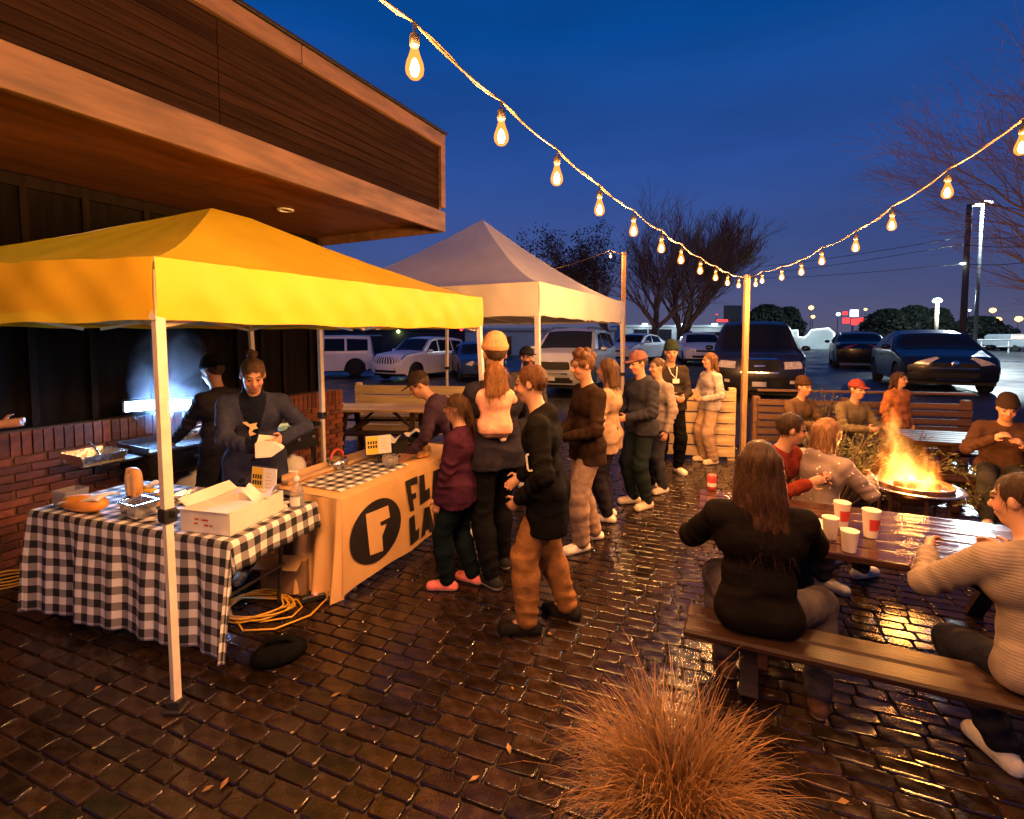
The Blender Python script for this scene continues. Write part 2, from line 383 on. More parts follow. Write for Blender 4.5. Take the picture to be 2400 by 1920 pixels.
string_light('long string of warm bulbs from the corner post up over the yellow canopy', PL, [(-.9, .7, 2.86), (-1.28, .1, 2.88), (-1.66, -.5, 2.92), (-2.04, -1.1, 2.95)], (P0.x, P0.y, 0), (-.33, 1.66, 0), (P0.x, P0.y - .05, post_z - .02))
PR = [(1771, 668), (1786, 660), (1832, 652), (1878, 640), (1926, 615), (2005, 583), (2090, 532), (2220, 455), (2395, 350)]
string_light('string of warm bulbs from the corner post away to the right edge', PR, [(2.3, 1.55, 2.86), (2.15, .8, 2.88), (2.0, 0, 2.9)], (P0.x, P0.y, 0), (2.55, 2.45, 0), (P0.x + .02, P0.y - .05, post_z - .02))
P2 = (2.62, 11.6)
pk2 = thing('light_post', 'slim pale light post standing just behind the white tent corner', 'post', (P2[0], P2[1], lot_z(*P2)), 0, 'posts carrying the string lights')
one('post', lambda b: b.box((0, 0, 1.75), (.085, .085, 3.5), ch=.006), M_post, pk2)
S3 = [tuple(at(1431, 602, 11.5))] + [(2.62 - .82 * k, 11.6 + .19 * k, 3.42 - .06 * sin(k * .35)) for k in range(2, 11)]  # first bulb real; the rest added, hidden by the tents, to light the lot
string_light('string of warm bulbs behind the white tent, all but the first added for lighting', [], S3, (P2[0], P2[1], 0), (-6, 13.6, 0), (P2[0], P2[1] - .05, 3.62 + lot_z(*P2) - .2))
# ================================================================== pop-up canopies
M_ycan = mat('canopy_yellow', (.86, .52, .014), .55, var=.08, scale=2, translucent=.22, bump=.3, bscale=5)
M_wcan = mat('canopy_white', (.95, .87, .66), .6, var=.05, scale=2, translucent=.15, bump=.12, bscale=6)
M_inner = mat('canopy_lining', (.42, .42, .46), .7, var=.1, translucent=.1)
M_leg = mat('leg_white', (.70, .62, .52), .4, var=.1)
M_blk = mat('plastic_black', (.018, .017, .017), .45, var=.2)

def fold(s, z, k): return .5 * sin(7 * s + 2.1 * z + k) + .3 * sin(13 * s - 5 * z + 1.7 * k) + .25 * sin(23 * s + 11 * z + k)
def canopy(name, label, cs, feet, peak, ridge, zb, zt, mcan, expo, legw, extra=(), clampz=1.03, folds=.017):
    t = thing(name, label, 'canopy', (cs[0][0], cs[0][1], 0)); o = Vector((cs[0][0], cs[0][1], 0))
    C = [Vector((x, y, 0)) - o for x, y in cs]; Fe = [Vector((x, y, lot_z(x, y))) - o for x, y in feet]
    pk = [Vector(p) - o for p in (peak, ridge)]
    for i in range(4):
        a, b_ = C[i], C[(i + 1) % 4]; n = Vector((b_.y - a.y, a.x - b_.x, 0)).normalized(); L = (b_ - a).length
        # which peak point each side rises to
        pa, pb = (pk[0], pk[0]) if i == 3 else (pk[0], pk[1]) if i == 0 else (pk[1], pk[1]) if i == 1 else (pk[1], pk[0])
        def roof(s, u, a=a, b_=b_, pa=pa, pb=pb, i=i):
            e = a.lerp(b_, s); q = pa.lerp(pb, s); p = e.lerp(q, u)
            sag = .05 * sin(pi * s) * (1 - u) * min(1, u * 5)
            p.z = zt + (q.z - zt) * (u ** expo) - sag + .006 * fold(s * 4, u * 6, i) * sin(pi * u)
            return p
        one('roof_panel', lambda m: m.grid(roof, 28, 22), mcan, t, smooth=True)
        def val(s, u, a=a, b_=b_, n=n, i=i, L=L):
            p = a.lerp(b_, s) + n * (.004 + folds * fold(s * L * 1.5, u * 1.2, i * 1.3) * (1 - .2 * u) * min(1, s * 12, (1 - s) * 12) + .012 * sin(pi * u))
            p.z = zt + .002 - (zt - zb) * u - .012 * sin(pi * s) * u + .006 * u * sin(9 * s * L + i); return p
        one('valance', lambda m: m.grid(val, 60, 8), mcan, t, smooth=True)
        def inn(s, u, a=a, b_=b_, n=n):
            p = a.lerp(b_, s) - n * .03; p.z = zt - .02 - (zt - zb - .05) * u; return p
        one('lining', lambda m: m.grid(inn, 8, 2), M_inner, t, smooth=True)
        # scissor truss under the edge
        tr = MB()
        for k in range(2):
            p0 = a.lerp(b_, k * .5 + .02) - n * .07; p1 = a.lerp(b_, k * .5 + .48) - n * .07
            tr.bar(p0 + Vector((0, 0, zt - .05)), p1 + Vector((0, 0, zb - .02)), .012, .025); tr.bar(p0 + Vector((0, 0, zb - .02)), p1 + Vector((0, 0, zt - .05)), .012, .025)
        tr.build('truss', M_leg, t)
    one('peak_pole', lambda m: m.bar(pk[0] - Vector((0, 0, .7)), pk[0] - Vector((0, 0, .03)), .03, .03), M_leg, t)
    def leg(top, foot):
        top = top.copy(); top.z = zt - .06; d = foot - top; zc = clampz
        f = (zc - top.z) / (foot.z - top.z); mid = top.lerp(foot, f)
        lg = one('leg', lambda m: m.bar(top, mid, legw, legw, up=(C[1] - C[0]), ch=legw * .15), M_leg, t)
        one('lower_leg', lambda m: m.bar(mid, foot + Vector((0, 0, .03)), legw * .78, legw * .78, up=(C[1] - C[0]), ch=legw * .12), M_leg, lg)
        one('clamp', lambda m: (m.bar(mid + Vector((0, 0, .03)), mid - Vector((0, 0, .045)), legw * 1.5, legw * 1.35, up=(C[1] - C[0]), ch=.006), m.box(mid + Vector((legw * .8, -.01, .01)), (.04, .03, .03), ch=.005)), M_blk, lg)
        one('foot', lambda m: (m.box(foot + Vector((0, 0, .012)), (legw * 1.9, legw * 1.9, .02), ch=.004), m.box(foot + Vector((0, 0, .04)), (legw * 1.25, legw * 1.25, .05), ch=.004)), M_blk, lg)
    for c, f_ in zip(C, Fe): leg(c * .985 + (pk[0] * .015) * Vector((1, 1, 0)) if False else c + (Vector((pk[0].x, pk[0].y, 0)) - c) * .02, f_)
    for (tx, ty, fx, fy) in extra: leg(Vector((tx, ty, 0)) - o, Vector((fx, fy, 0)) - o)
    return t, o
A_, B_, C_, D_ = (-1.80, 2.49), (-.315, 5.2), (-3.06, 5.75), (-4.52, 3.05)
ycan, yo = canopy('yellow_canopy', 'bright yellow pop-up canopy over the food tables', [A_, B_, C_, D_], [(-1.742, 2.443), (-.243, 5.178), (-2.97, 5.73), (-4.46, 3.03)],
       (-2.46, 4.08, 2.985), (-2.26, 4.32, 2.955), 2.02, 2.34, M_ycan, 1.25, .045, extra=[(-2.2, 5.62, -2.17, 5.6)], clampz=1.03)
one('corner_flap', lambda m: m.add([(-.02, -.03, 2.03), (.03, -.035, 2.02), (.012, -.045, 2.075)], [(0, 1, 2)]), M_leg, ycan)
canopy('white_tent', 'high peaked white tent standing behind the queue', [(.356, 6.57), (2.42, 10.65), (-1.69, 12.7), (-3.73, 8.62)], [(.37, 6.57), (2.43, 10.65), (-1.69, 12.7), (-3.73, 8.7)],
       (-.58, 9.62, 4.17), (-.56, 9.64, 4.165), 2.205, 2.655, M_wcan, 1.32, .062, clampz=1.1, folds=.014)
# ================================================================== fences
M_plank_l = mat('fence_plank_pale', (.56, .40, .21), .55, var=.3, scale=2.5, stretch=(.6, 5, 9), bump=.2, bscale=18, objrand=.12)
M_plank_lit = mat('fence_plank_lit', (.80, .62, .34), .55, var=.15, scale=2.5, stretch=(.6, 5, 9), bump=.15, bscale=18, objrand=.08)  # planks brightened in colour to stand in for strong lamplight
M_plank_d = mat('fence_plank_brown', (.13, .065, .032), .55, var=.35, scale=2.5, stretch=(.6, 5, 9), bump=.2, bscale=18, objrand=.25)
M_wood_d = mat('wood_dark_wet', (.03, .014, .009), .4, var=.4, scale=3, stretch=(.7, 7, 7), bump=.18, bscale=22, rvar=.14, objrand=.2, spec=.25)
M_wood_t = mat('table_wood_wet', (.055, .024, .016), .13, var=.4, scale=3, stretch=(.7, 7, 7), bump=.12, bscale=25, rvar=.1, objrand=.2)
M_wood_p = mat('table_wood_pale', (.45, .30, .17), .5, var=.3, scale=3, stretch=(.7, 7, 7), bump=.15, bscale=22, objrand=.15)
def fence(label, a, b_, n, z0, z1, gap, m, posts, th=.035, rail=None):
    a = Vector((*a, 0)); b_ = Vector((*b_, 0)); d = b_ - a; L = d.length; rz = math.atan2(d.y, d.x)
    t = thing('plank_fence', label, 'fence', a, rz)
    h = (z1 - z0) / n; rr = random.Random(int(L * 100)); 
    bm_ = MB(); bm_.box((L / 2, 0, 0), (L - .01, th, h - gap), ch=.004); me = bm_.mesh('plank', m)
    for i in range(n): link('plank', me, t, (rr.uniform(-.01, .01), rr.uniform(-.004, .004), z0 + h * (i + .5)), (rr.uniform(-.03, .03), rr.uniform(-.0025, .0025), 0))
    for p in posts: one('post', lambda q: q.box((p * L, .075, (z1 + .03) / 2), (.1, .1, z1 + .03), ch=.006), m, t)
    if rail: one('top_rail', lambda q: q.box((L / 2, .02, rail), (L, .09, .035), ch=.005), m, t)
    return t
fence('pale plank fence with lamplight put into its colour, behind the far picnic table', (-3.0, 9.35), (-.75, 9.1), 5, .06, 1.0, .022, M_plank_lit, (.02, .5, .98))
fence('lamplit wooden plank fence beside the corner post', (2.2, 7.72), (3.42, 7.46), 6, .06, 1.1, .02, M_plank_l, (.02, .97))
fence('dark slatted fence behind the fire pit shrubs', (3.95, 7.85), (6.9, 7.3), 7, .1, .93, .03, M_plank_d, (.0, .43, .985), rail=1.06)
# ================================================================== picnic tables
def picnic(label, loc, rz, L, mt, mb, wt=.9, group=None, np_=6, bo=.27):
    t = thing('picnic_table', label, 'picnic table', (*loc, 0), rz, group); rr = random.Random(int(L * 31))
    w = wt / np_
    b = MB(); b.box((0, 0, 0), (L, w - .012, .04), ch=.006); me = b.mesh('table_plank', mt)
    for i in range(np_): link('table_plank', me, t, (rr.uniform(-.008, .008), -wt / 2 + w * (i + .5), .73 + rr.uniform(-.0015, .0015)), (rr.uniform(-.006, .006), 0, rr.uniform(-.001, .001)))
    b = MB(); b.box((0, 0, 0), (L, .135, .042), ch=.012); mbn = b.mesh('bench_plank', mb)
    yb = wt / 2 + bo
    for s in (-1, 1):
        for k in (-1, 1): link('bench_plank', mbn, t, (0, s * yb + k * .072, .43), (rr.uniform(-.01, .01), 0, 0))
    for x in (-L / 2 + .32, L / 2 - .32):
        for s in (-1, 1): one('leg', lambda q: q.bar((x, s * .24, .70), (x, s * (yb - .12), 0.005), .04, .09, up=(1, 0, 0), ch=.005), mb, t)
        one('cross_beam', lambda q: q.box((x + .045, 0, .375), (.04, yb * 2 + .25, .085), ch=.005), mb, t)
        one('top_beam', lambda q: q.box((x + .045, 0, .672), (.04, wt - .04, .075), ch=.005), mb, t)
        one('brace', lambda q: q.bar((x + .06 * (1 if x < 0 else -1), 0, .38), (x * .25, 0, .69), .035, .07, up=(0, 1, 0), ch=.004), mb, t)
    return t
TA = R(-24); tu = Vector((cos(TA), sin(TA), 0)); tv = Vector((-sin(TA), cos(TA), 0))
TL = 2.1; TW = .92
tc_ = Vector((1.10, 2.93, 0)) + tu * (TL / 2) + tv * (TW / 2)
table_near = picnic('wet dark picnic table with paper cups in the foreground', (tc_.x, tc_.y), TA, TL, M_wood_t, M_wood_d, TW, bo=.42)
picnic('picnic table in front of the pale plank fence', (-2.15, 8.15), R(-2), 1.75, M_wood_p, M_wood_d, .75)
fb = picnic('far right picnic table beyond the fire pit', (5.55, 5.6), R(-18), 1.8, M_wood_d, M_wood_d, .8)
# ================================================================== food tables
from mathutils.geometry import tessellate_polygon
M_frame = mat('folding_frame', (.06, .06, .065), .4, metal=.5)
M_ttop = mat('folding_top', (.55, .53, .5), .5, var=.06)
def mat_gingham(sq):
    m = mat('gingham_cloth', (.7, .66, .6), .8, var=.03, bump=.1, bscale=300); n = m.node_tree.nodes; l = m.node_tree.links; b = n['Principled BSDF']
    uv = n.new('ShaderNodeUVMap'); s = n.new('ShaderNodeSeparateXYZ'); l.new(uv.outputs[0], s.inputs[0]); outs = []
    for ax in ('X', 'Y'):
        d = n.new('ShaderNodeMath'); d.operation = 'DIVIDE'; d.inputs[1].default_value = 2 * sq; l.new(s.outputs[ax], d.inputs[0])
        f = n.new('ShaderNodeMath'); f.operation = 'FRACT'; l.new(d.outputs[0], f.inputs[0])
        g = n.new('ShaderNodeMath'); g.operation = 'GREATER_THAN'; g.inputs[1].default_value = .5; l.new(f.outputs[0], g.inputs[0]); outs.append(g)
    a = n.new('ShaderNodeMath'); a.operation = 'ADD'; l.new(outs[0].outputs[0], a.inputs[0]); l.new(outs[1].outputs[0], a.inputs[1])
    h = n.new('ShaderNodeMath'); h.operation = 'MULTIPLY'; h.inputs[1].default_value = .5; l.new(a.outputs[0], h.inputs[0])
    r = n.new('ShaderNodeValToRGB'); r.color_ramp.interpolation = 'CONSTANT'; e = r.color_ramp.elements
    e[0].position = 0; e[0].color = (.86, .82, .77, 1); e[1].position = .75; e[1].color = (.012, .012, .014, 1); q = e.new(.25); q.color = (.27, .245, .235, 1)
    l.new(h.outputs[0], r.inputs[0]); l.new(r.outputs[0], b.inputs['Base Color']); return m
M_ging = mat_gingham(.0515)
def folding_table(label, loc, rz, L, Wd, H=.745):
    t = thing('folding_table', label, 'table', (*loc, 0), rz)
    one('table_top', lambda b: b.box((L / 2, Wd / 2, H - .02), (L - .03, Wd - .03, .035), ch=.006), M_ttop, t)
    for x in (.22, L - .22):
        for y in (.08, Wd - .08): one('leg', lambda b: b.tube([(x, y, H - .04), (x + (.05 if x < L / 2 else -.05), y, .0)], .014, 8), M_frame, t)
        one('cross_bar', lambda b: b.tube([(x, .08, .3), (x, Wd - .08, .3)], .011, 6), M_frame, t)
    return t
TGA = math.atan2(-.515, 1.64); TGL, TGW = 1.76, .72
TG0 = gnd(70, 1195, .75)          # front-left corner
folding_table('folding table under the checked cloth', (TG0.x, TG0.y), TGA, TGL, TGW)
def cloth_fn(L, Wd, H, ov, seed):
    l_, r_, f_, k_ = ov   # overhang left right front back
    def P(s, t):
        x, y = -l_ + (L + l_ + r_) * s, -f_ + (Wd + f_ + k_) * t
        cx, cy_ = min(max(x, 0), L), min(max(y, 0), Wd); dx, dy = x - cx, y - cy_; d = math.hypot(dx, dy)
        if d < 1e-6: return Vector((x, y, H + .0025 * sin(9 * x + 3 * y) * sin(7 * y))), (x, y)
        nx_, ny_ = dx / d, dy / d; corner = abs(dx) > 1e-6 and abs(dy) > 1e-6
        arc = (cx * 1.0 + cy_ * 1.0) + (math.atan2(abs(dy), abs(dx)) * .35 if corner else 0)
        rip = .5 * sin(11 * arc + seed) + .35 * sin(23 * arc + 2 * seed) + .2 * sin(41 * arc)
        off = .012 * min(1, d / .03) + d * .055 + .035 * min(1, d / .35) * rip
        if corner: th = math.atan2(abs(dy), abs(dx)); off += d * ((.04 + .05 * sin(4 * th + seed)) if cx > .1 else .03)
        dz_ = d if not corner else max(abs(dx), abs(dy)) + .06 * min(abs(dx), abs(dy)); z = H - max(0, dz_ - .01) * .985 - (0 if d > .02 else .0)
        return Vector((cx + nx_ * off, cy_ + ny_ * off, max(.012, z))), (x, y)
    return P
def cloth(name, label, cat, P, nu, nv, m, loc, rz):
    b = MB(); uv = []
    for j in range(nv + 1):
        for i in range(nu + 1):
            p, q = P(i / nu, j / nv); b.v.append(tuple(p)); uv.append(q)
    w = nu + 1; b.f = [(j * w + i, j * w + i + 1, (j + 1) * w + i + 1, (j + 1) * w + i) for j in range(nv) for i in range(nu)]; b.m = [0] * len(b.f)
    me = bpy.data.meshes.new(name); me.from_pydata(b.v, [], b.f); me.materials.append(m); me.polygons.foreach_set('use_smooth', [True] * len(b.f))
    ul = me.uv_layers.new(name='UVMap'); vi = [0] * len(me.loops); me.loops.foreach_get('vertex_index', vi)
    ul.data.foreach_set('uv', [c for i in vi for c in uv[i]])
    o = link(name, me, None, (*loc, 0), (0, 0, rz)); tag(o, label, cat)
    md = o.modifiers.new('s', 'SOLIDIFY'); md.thickness = .003; return o
cloth('checked_tablecloth', 'black and white checked cloth hanging to the bricks', 'tablecloth', cloth_fn(TGL, TGW, .75, (.66, .19, .69, .2), 1.0), 110, 66, M_ging, (TG0.x, TG0.y), TGA)
# banner table
BT0 = Vector((-1.25, 3.50, 0)); BTd = Vector((.41, .912, 0)).normalized(); BTA = math.atan2(BTd.y, BTd.x); BTL, BTW = 1.83, .72
folding_table('folding table under the orange banner cloth', (BT0.x, BT0.y), BTA, BTL, BTW)
M_ban = mat('banner_cloth', (.78, .47, .19), .7, var=.08, scale=3, bump=.1, bscale=6)
M_print = mat('banner_print_black', (.016, .011, .012), .6, var=.2, scale=5)
M_orange = mat('banner_print_cloth', (.78, .47, .19), .7, var=.08, scale=3)
# local frame: x along the front edge, y into the table, front face at y<0
def ban_face(x, z): return -.022 - .02 * (1 - z / .75) + .010 * sin(5 * x + 1) * (1 - z / .75) + .006 * sin(14 * x) * (1 - z / .75)
bt_ = thing('banner_cloth', 'orange tablecloth printed with black round logo and block letters', 'tablecloth', BT0, BTA)
bm_ = MB()
bm_.grid(lambda s, u: Vector((s * BTL - .02 * (1 - u), ban_face(s * BTL, u * .71 + .045), u * .71 + .045 + .07 * s * (1 - u) + .012 * sin(s * 9) * (1 - u))), 60, 20)
bm_.grid(lambda s, u: Vector((s * BTL, ban_face(s * BTL, .755) + (BTW + .03) * u, .755 + .002 * sin(8 * s) - .004 * (1 - min(1, u * 30)))), 40, 10)
bm_.build('cloth', M_ban, bt_, smooth=True)
def pleat(s, u):   # near end, bunched in pleats
    a = s * .5; r_ = .03 + .06 * (1 - u)
    r_ *= min(1, s * 14)
    return Vector((-.002 - r_ * (.6 + .55 * sin(a * 34 + .6)) * (1 - .55 * u), ban_face(0, .7) + a, .755 - .74 * (1 - u)))
one('side_pleats', lambda b: b.grid(pleat, 90, 14), M_ban, bt_, smooth=True)
def decal(name, polys, m, lift, hole=None):
    """flat print following the front of the cloth: polygons in (x, z)"""
    bmx = bmesh.new()
    for poly in polys:
        vs = [bmx.verts.new((x, 0, z)) for x, z in poly]
        for tri in tessellate_polygon([[Vector((x, z, 0)) for x, z in poly]]): bmx.faces.new([vs[i] for i in tri])
    for _ in range(2): bmesh.ops.subdivide_edges(bmx, edges=bmx.edges[:], cuts=1, use_grid_fill=True)
    for v in bmx.verts: v.co.y = ban_face(v.co.x, v.co.z) - lift
    me = bpy.data.meshes.new(name); bmx.to_mesh(me); bmx.free(); me.materials.append(m); return link(name, me, bt_)
def to_ban(u, v):   # photograph -> banner plane (x along, z)
    r = ray(u, v); n_ = Vector((BTd.y, -BTd.x, 0)); o = Vector((0, 0, CAM_Z)); k = (BT0 + n_ * .03 - o).dot(n_) / r.dot(n_); p = o + r * k
    return ((p - BT0).dot(BTd), p.z)
cc = to_ban(882, 1240); 
circ = [(cc[0] + .30 * cos(2 * pi * i / 40), cc[1] - .01 + .245 * sin(2 * pi * i / 40)) for i in range(40)]
decal('logo_disc', [circ], M_print, .009)
Z3 = lambda x, y: to_ban(680 + x * .2782, 960 + y * .2782)
decal('logo_letter', [[Z3(*p) for p in ((632, 882), (818, 806), (832, 905), (748, 948), (752, 980), (802, 962), (762, 1065), (768, 1185), (662, 1226))]], M_orange, .012)
LT = {
 'F': [(965, 605), (1068, 560), (1070, 622), (1012, 642), (1018, 712), (1052, 694), (1054, 742), (1024, 758), (1034, 848), (998, 860)],
 'L': [(1085, 560), (1128, 543), (1136, 680), (1172, 655), (1174, 748), (1090, 808)],
 'A': [(1205, 520), (1262, 495), (1300, 700), (1255, 722), (1248, 690), (1226, 700), (1222, 740), (1188, 755)],
 'L2': [(988, 915), (1034, 880), (1040, 1020), (1075, 990), (1068, 1080), (990, 1145)],
 'A2': [(1125, 830), (1168, 812), (1208, 1020), (1165, 1040), (1158, 1000), (1132, 1015), (1126, 1055), (1090, 1075)],
 'N': [(1196, 800), (1232, 785), (1268, 870), (1272, 768), (1308, 750), (1304, 960), (1278, 975), (1238, 905), (1236, 990), (1205, 1010)]}
for k, poly in LT.items(): decal('printed_letter', [[Z3(*p) for p in poly]], M_print, .009)
x_t = Z3(1330, 480)[0]; z_hi = .67; z_lo = .37
decal('printed_letter', [[(x_t + a, z) for a, z in ((0, z_hi), (.22, z_hi), (.22, z_hi - .07), (.15, z_hi - .07), (.15, z_lo), (.075, z_lo), (.075, z_hi - .07), (0, z_hi - .07))]], M_print, .009)
# ================================================================== things on the food tables
TGu = Vector((cos(TGA), sin(TGA), 0)); TGv = Vector((-sin(TGA), cos(TGA), 0))
HT = .7555
M_card = mat('cardboard_white', (.78, .72, .62), .7, var=.06, scale=6)
M_paper = mat('paper_white', (.8, .77, .72), .7, var=.05)
M_steel = mat('steel_pan', (.55, .54, .53), .25, metal=.95, var=.12, scale=14, rvar=.08)
M_foil = mat('foil', (.7, .69, .68), .22, metal=.95, var=.1, bump=.5, bscale=30)
M_bread = mat('bread_bag', (.78, .42, .13), .45, var=.2, scale=10, coat=.4, bump=.3, bscale=24)
M_red = mat('print_red', (.5, .06, .03), .6); M_yel = mat('sign_yellow', (.82, .55, .05), .6, var=.05); M_ink = mat('sign_ink', (.02, .018, .015), .6)
M_clear = mat('clear_plastic', (.85, .86, .88), .12, var=.02, trans=.75, alpha=.45)
M_gel = mat('clear_gel', (.75, .72, .66), .1, var=.02, trans=.6, alpha=.6)
M_tint = mat('smoky_plastic', (.3, .28, .26), .2, var=.05, alpha=.55)
M_blue = mat('label_blue', (.08, .25, .55), .5)
M_orng = mat('wrapper_orange', (.8, .32, .05), .5, var=.15, scale=12)
rm = lambda x, y, z=0: (x, y, z)
def onT(u, v, z=HT): p = gnd(u, v, z); return p
# white take-out carton box
w0 = onT(555, 1262); bx_ = thing('carton_box', 'open white cardboard carton on the checked cloth', 'box', (*(onT(540, 1256)).xy, HT + .001), TGA + R(4))
def shell(b, L, Wd, H, th=.006, taper=0.):
    b.box((0, 0, th / 2), (L, Wd, th))
    for s in (-1, 1):
        b.box((s * (L / 2 - th / 2), 0, H / 2 + th / 2), (th, Wd, H), rot_y(s * taper)); b.box((0, s * (Wd / 2 - th / 2), H / 2 + th / 2 - .0007), (L - 2 * th, th, H), rot_x(-s * taper))
one('carton', lambda b: (b.__setattr__('T', Matrix.Translation((-.17, .22, 0))), shell(b, .36, .46, .13)), M_card, bx_)
one('front_flap', lambda b: b.box((-.17, .10, .134), (.345, .24, .005), rot_x(R(-2))), M_card, bx_)
one('side_flap', lambda b: b.box((-.372, .23, .155), (.09, .4, .005), rot_y(R(35))), M_card, bx_)
one('paper_liner', lambda b: b.grid(lambda s, t: Vector((-.08 + .2 * (s - .5), .32 + .2 * (t - .5), .15 + .035 * sin(5 * s + 3 * t) + .02 * sin(11 * t))), 10, 10), M_paper, bx_, smooth=True)
for i, (x, z, w_) in enumerate(((-.23, .085, .03), (-.17, .082, .05), (-.235, .058, .026), (-.16, .052, .032), (-.125, .05, .018))):
    one('printed_mark', lambda b: b.box((x, -.0115, z), (w_, .002, .010)), M_red, bx_)
# bread bag standing, steel pan below it, second bag lying at the left end
p = onT(305, 1168); bb = thing('bread_bag', 'upright orange bread bag leaning behind the steel pan', 'bread', (*p.xy, HT), TGA)
one('bag', lambda b: (b.lathe([(.045, 0), (.062, .03), (.066, .1), (.06, .17), (.045, .2), (.02, .215), (.001, .216)], 14, (0, .04, 0), sy=.6), b.lathe([(.04, 0), (.05, .05), (.05, .13), (.035, .2), (.001, .21)], 12, (-.07, .06, 0), sy=.7)), M_bread, bb, smooth=True)
one('bag_fold', lambda b: b.grid(lambda s, t: Vector((.03 + .09 * (s - .5), -.006 + .012 * sin(6 * s), .02 + .16 * t)), 8, 8), M_bread, bb, smooth=True)
p = onT(325, 1206); sp_ = thing('steel_pan', 'deep steel pan on the checked cloth', 'pan', (*p.xy, HT), TGA - R(6))
one('pan', lambda b: shell(b, .16, .13, .09, .004, R(9)), M_steel, sp_); one('rim', lambda b: [b.box((0, s * .078, .093), (.2, .012, .004)) for s in (-1, 1)] and [b.box((s * .097, 0, .0935), (.012, .145, .004)) for s in (-1, 1)], M_steel, sp_)
p = onT(190, 1200); lb = thing('bread_loaf_bag', 'white topped orange loaf bag lying at the left table end', 'bread', (*p.xy, HT), TGA + R(8))
one('bag', lambda b: b.lathe([(.001, -.16), (.04, -.15), (.055, -.08), (.06, .02), (.055, .1), (.03, .15), (.001, .155)], 12, (0, .03, .05), rot_y(R(90)), 1.2), M_orng, lb, smooth=True)
one('paper_top', lambda b: b.grid(lambda s, t: Vector((-.17 + .34 * s, -.03 + .16 * t, .095 + .022 * sin(pi * t) - .045 * (1 - s) ** 2 + .006 * sin(9 * s))), 12, 8), M_paper, lb, smooth=True, solid=.012)
p = onT(118, 1215); tb = thing('plastic_tub', 'smoky plastic tub standing behind the left table end', 'tub', (*onT(128, 1190).xy, HT), TGA)
one('tub', lambda b: (b.__setattr__('T', Matrix.Translation((0, .1, 0))), shell(b, .14, .14, .1, .004, R(7))), M_tint, tb)
p = onT(378, 1180); cn = thing('food_can', 'small can with blue round label beside the canopy leg', 'can', (*p.xy, HT))
one('can', lambda b: b.lathe([(.035, 0), (.037, .004), (.035, .01), (.035, .085), (.037, .09), (.033, .092)], 18), M_bread, cn, smooth=False); one('label', lambda b: b.grid(lambda s, t: Vector((.0362 * sin(.4 + 1.3 * s - 1.1), -.0362 * cos(.4 + 1.3 * s - 1.1), .025 + .045 * t)), 8, 2), M_blue, cn)
p = onT(455, 1172); ft = thing('foil_tray', 'shallow foil tray behind the white carton', 'tray', (*p.xy, HT), TGA)
one('tray', lambda b: (b.__setattr__('T', Matrix.Translation((0, .06, 0))), shell(b, .34, .2, .035, .004, R(22))), M_foil, ft)
p = onT(355, 1155); nb = thing('napkin_bundle', 'crumpled white and mustard packets beside the bread bag', 'packet', (*p.xy, HT), TGA)
one('packet', lambda b: b.grid(lambda s, t: Vector((.12 * (s - .5), .09 * (t - .5), .05 + .02 * sin(7 * s) * cos(5 * t) + .04 * s)), 8, 8), M_paper, nb, smooth=True, solid=.02); one('mustard_packet', lambda b: b.box((.02, -.03, .03), (.1, .06, .025), ch=.008), M_yel, nb)
# acrylic menu sign stand + sanitiser
def sign(label, loc, rz, w_, h_, zb, marks):
    t = thing('menu_sign', label, 'sign', loc, rz, 'menu signs on the food tables')
    one('board', lambda b: b.box((0, 0, zb + h_ / 2), (w_, .006, h_), rot_x(R(-6))), M_paper, t)
    fy = lambda z: -.004 + (z - zb - h_ / 2) * math.tan(R(6)) - .0015
    one('yellow_panel', lambda b: b.add([(-w_ / 2 + .004, fy(zb + .004), zb + .004), (-.004, fy(zb + .004), zb + .004), (-.004, fy(zb + h_ - .006), zb + h_ - .006), (-w_ / 2 + .004, fy(zb + h_ - .006), zb + h_ - .006)], [(0, 1, 2, 3)]), M_yel, t)
    k = MB()
    def q(x0, x1, z0, z1, dy=.0012): k.add([(x0, fy(z0) - dy, z0), (x1, fy(z0) - dy, z0), (x1, fy(z1) - dy, z1), (x0, fy(z1) - dy, z1)], [(0, 1, 2, 3)])
    for i in range(4):
        x = -w_ * .44 + i * w_ * .1
        q(x, x + w_ * .07, zb + h_ * .56, zb + h_ * .72); q(x, x + w_ * .075, zb + h_ * .34, zb + h_ * .5)
    k.build('print', M_ink, t)
    k = MB()
    for i in range(5): q(w_ * .1, w_ * (.3 if i % 2 else .34), zb + h_ * (.26 + .13 * i), zb + h_ * (.29 + .13 * i), .0008)
    k.build('small_print', M_bread, t)
    one('frame_rail', lambda b: b.box((0, 0.001, zb - .004), (w_ + .008, .014, .01)), M_blk, t); one('frame_rail', lambda b: b.box((0, fy(zb + h_) + .004, zb + h_ + .003), (w_ + .006, .01, .006)), M_blk, t)
    one('stand', lambda b: (b.box((0, .01, zb / 2), (.02, .01, zb)), b.box((0, .01, .004), (.09, .07, .008), ch=.002)), M_blk, t); return t
p = onT(620, 1175); sign('yellow and white menu card on a black stand beside the sanitiser', (p.x, p.y, HT), TGA - R(2), .225, .19, .055, 0)
p = onT(697, 1188); sz = thing('sanitizer_bottle', 'clear sanitiser bottle with a white pump', 'bottle', (*p.xy, HT))
one('bottle', lambda b: b.lathe([(.042, 0), (.046, .006), (.046, .11), (.04, .13), (.018, .175), (.014, .18), (.014, .19)], 18), M_clear, sz, smooth=True); one('gel', lambda b: b.lathe([(.04, .003), (.043, .01), (.043, .075), (.0, .076)], 16), M_gel, sz, smooth=True)
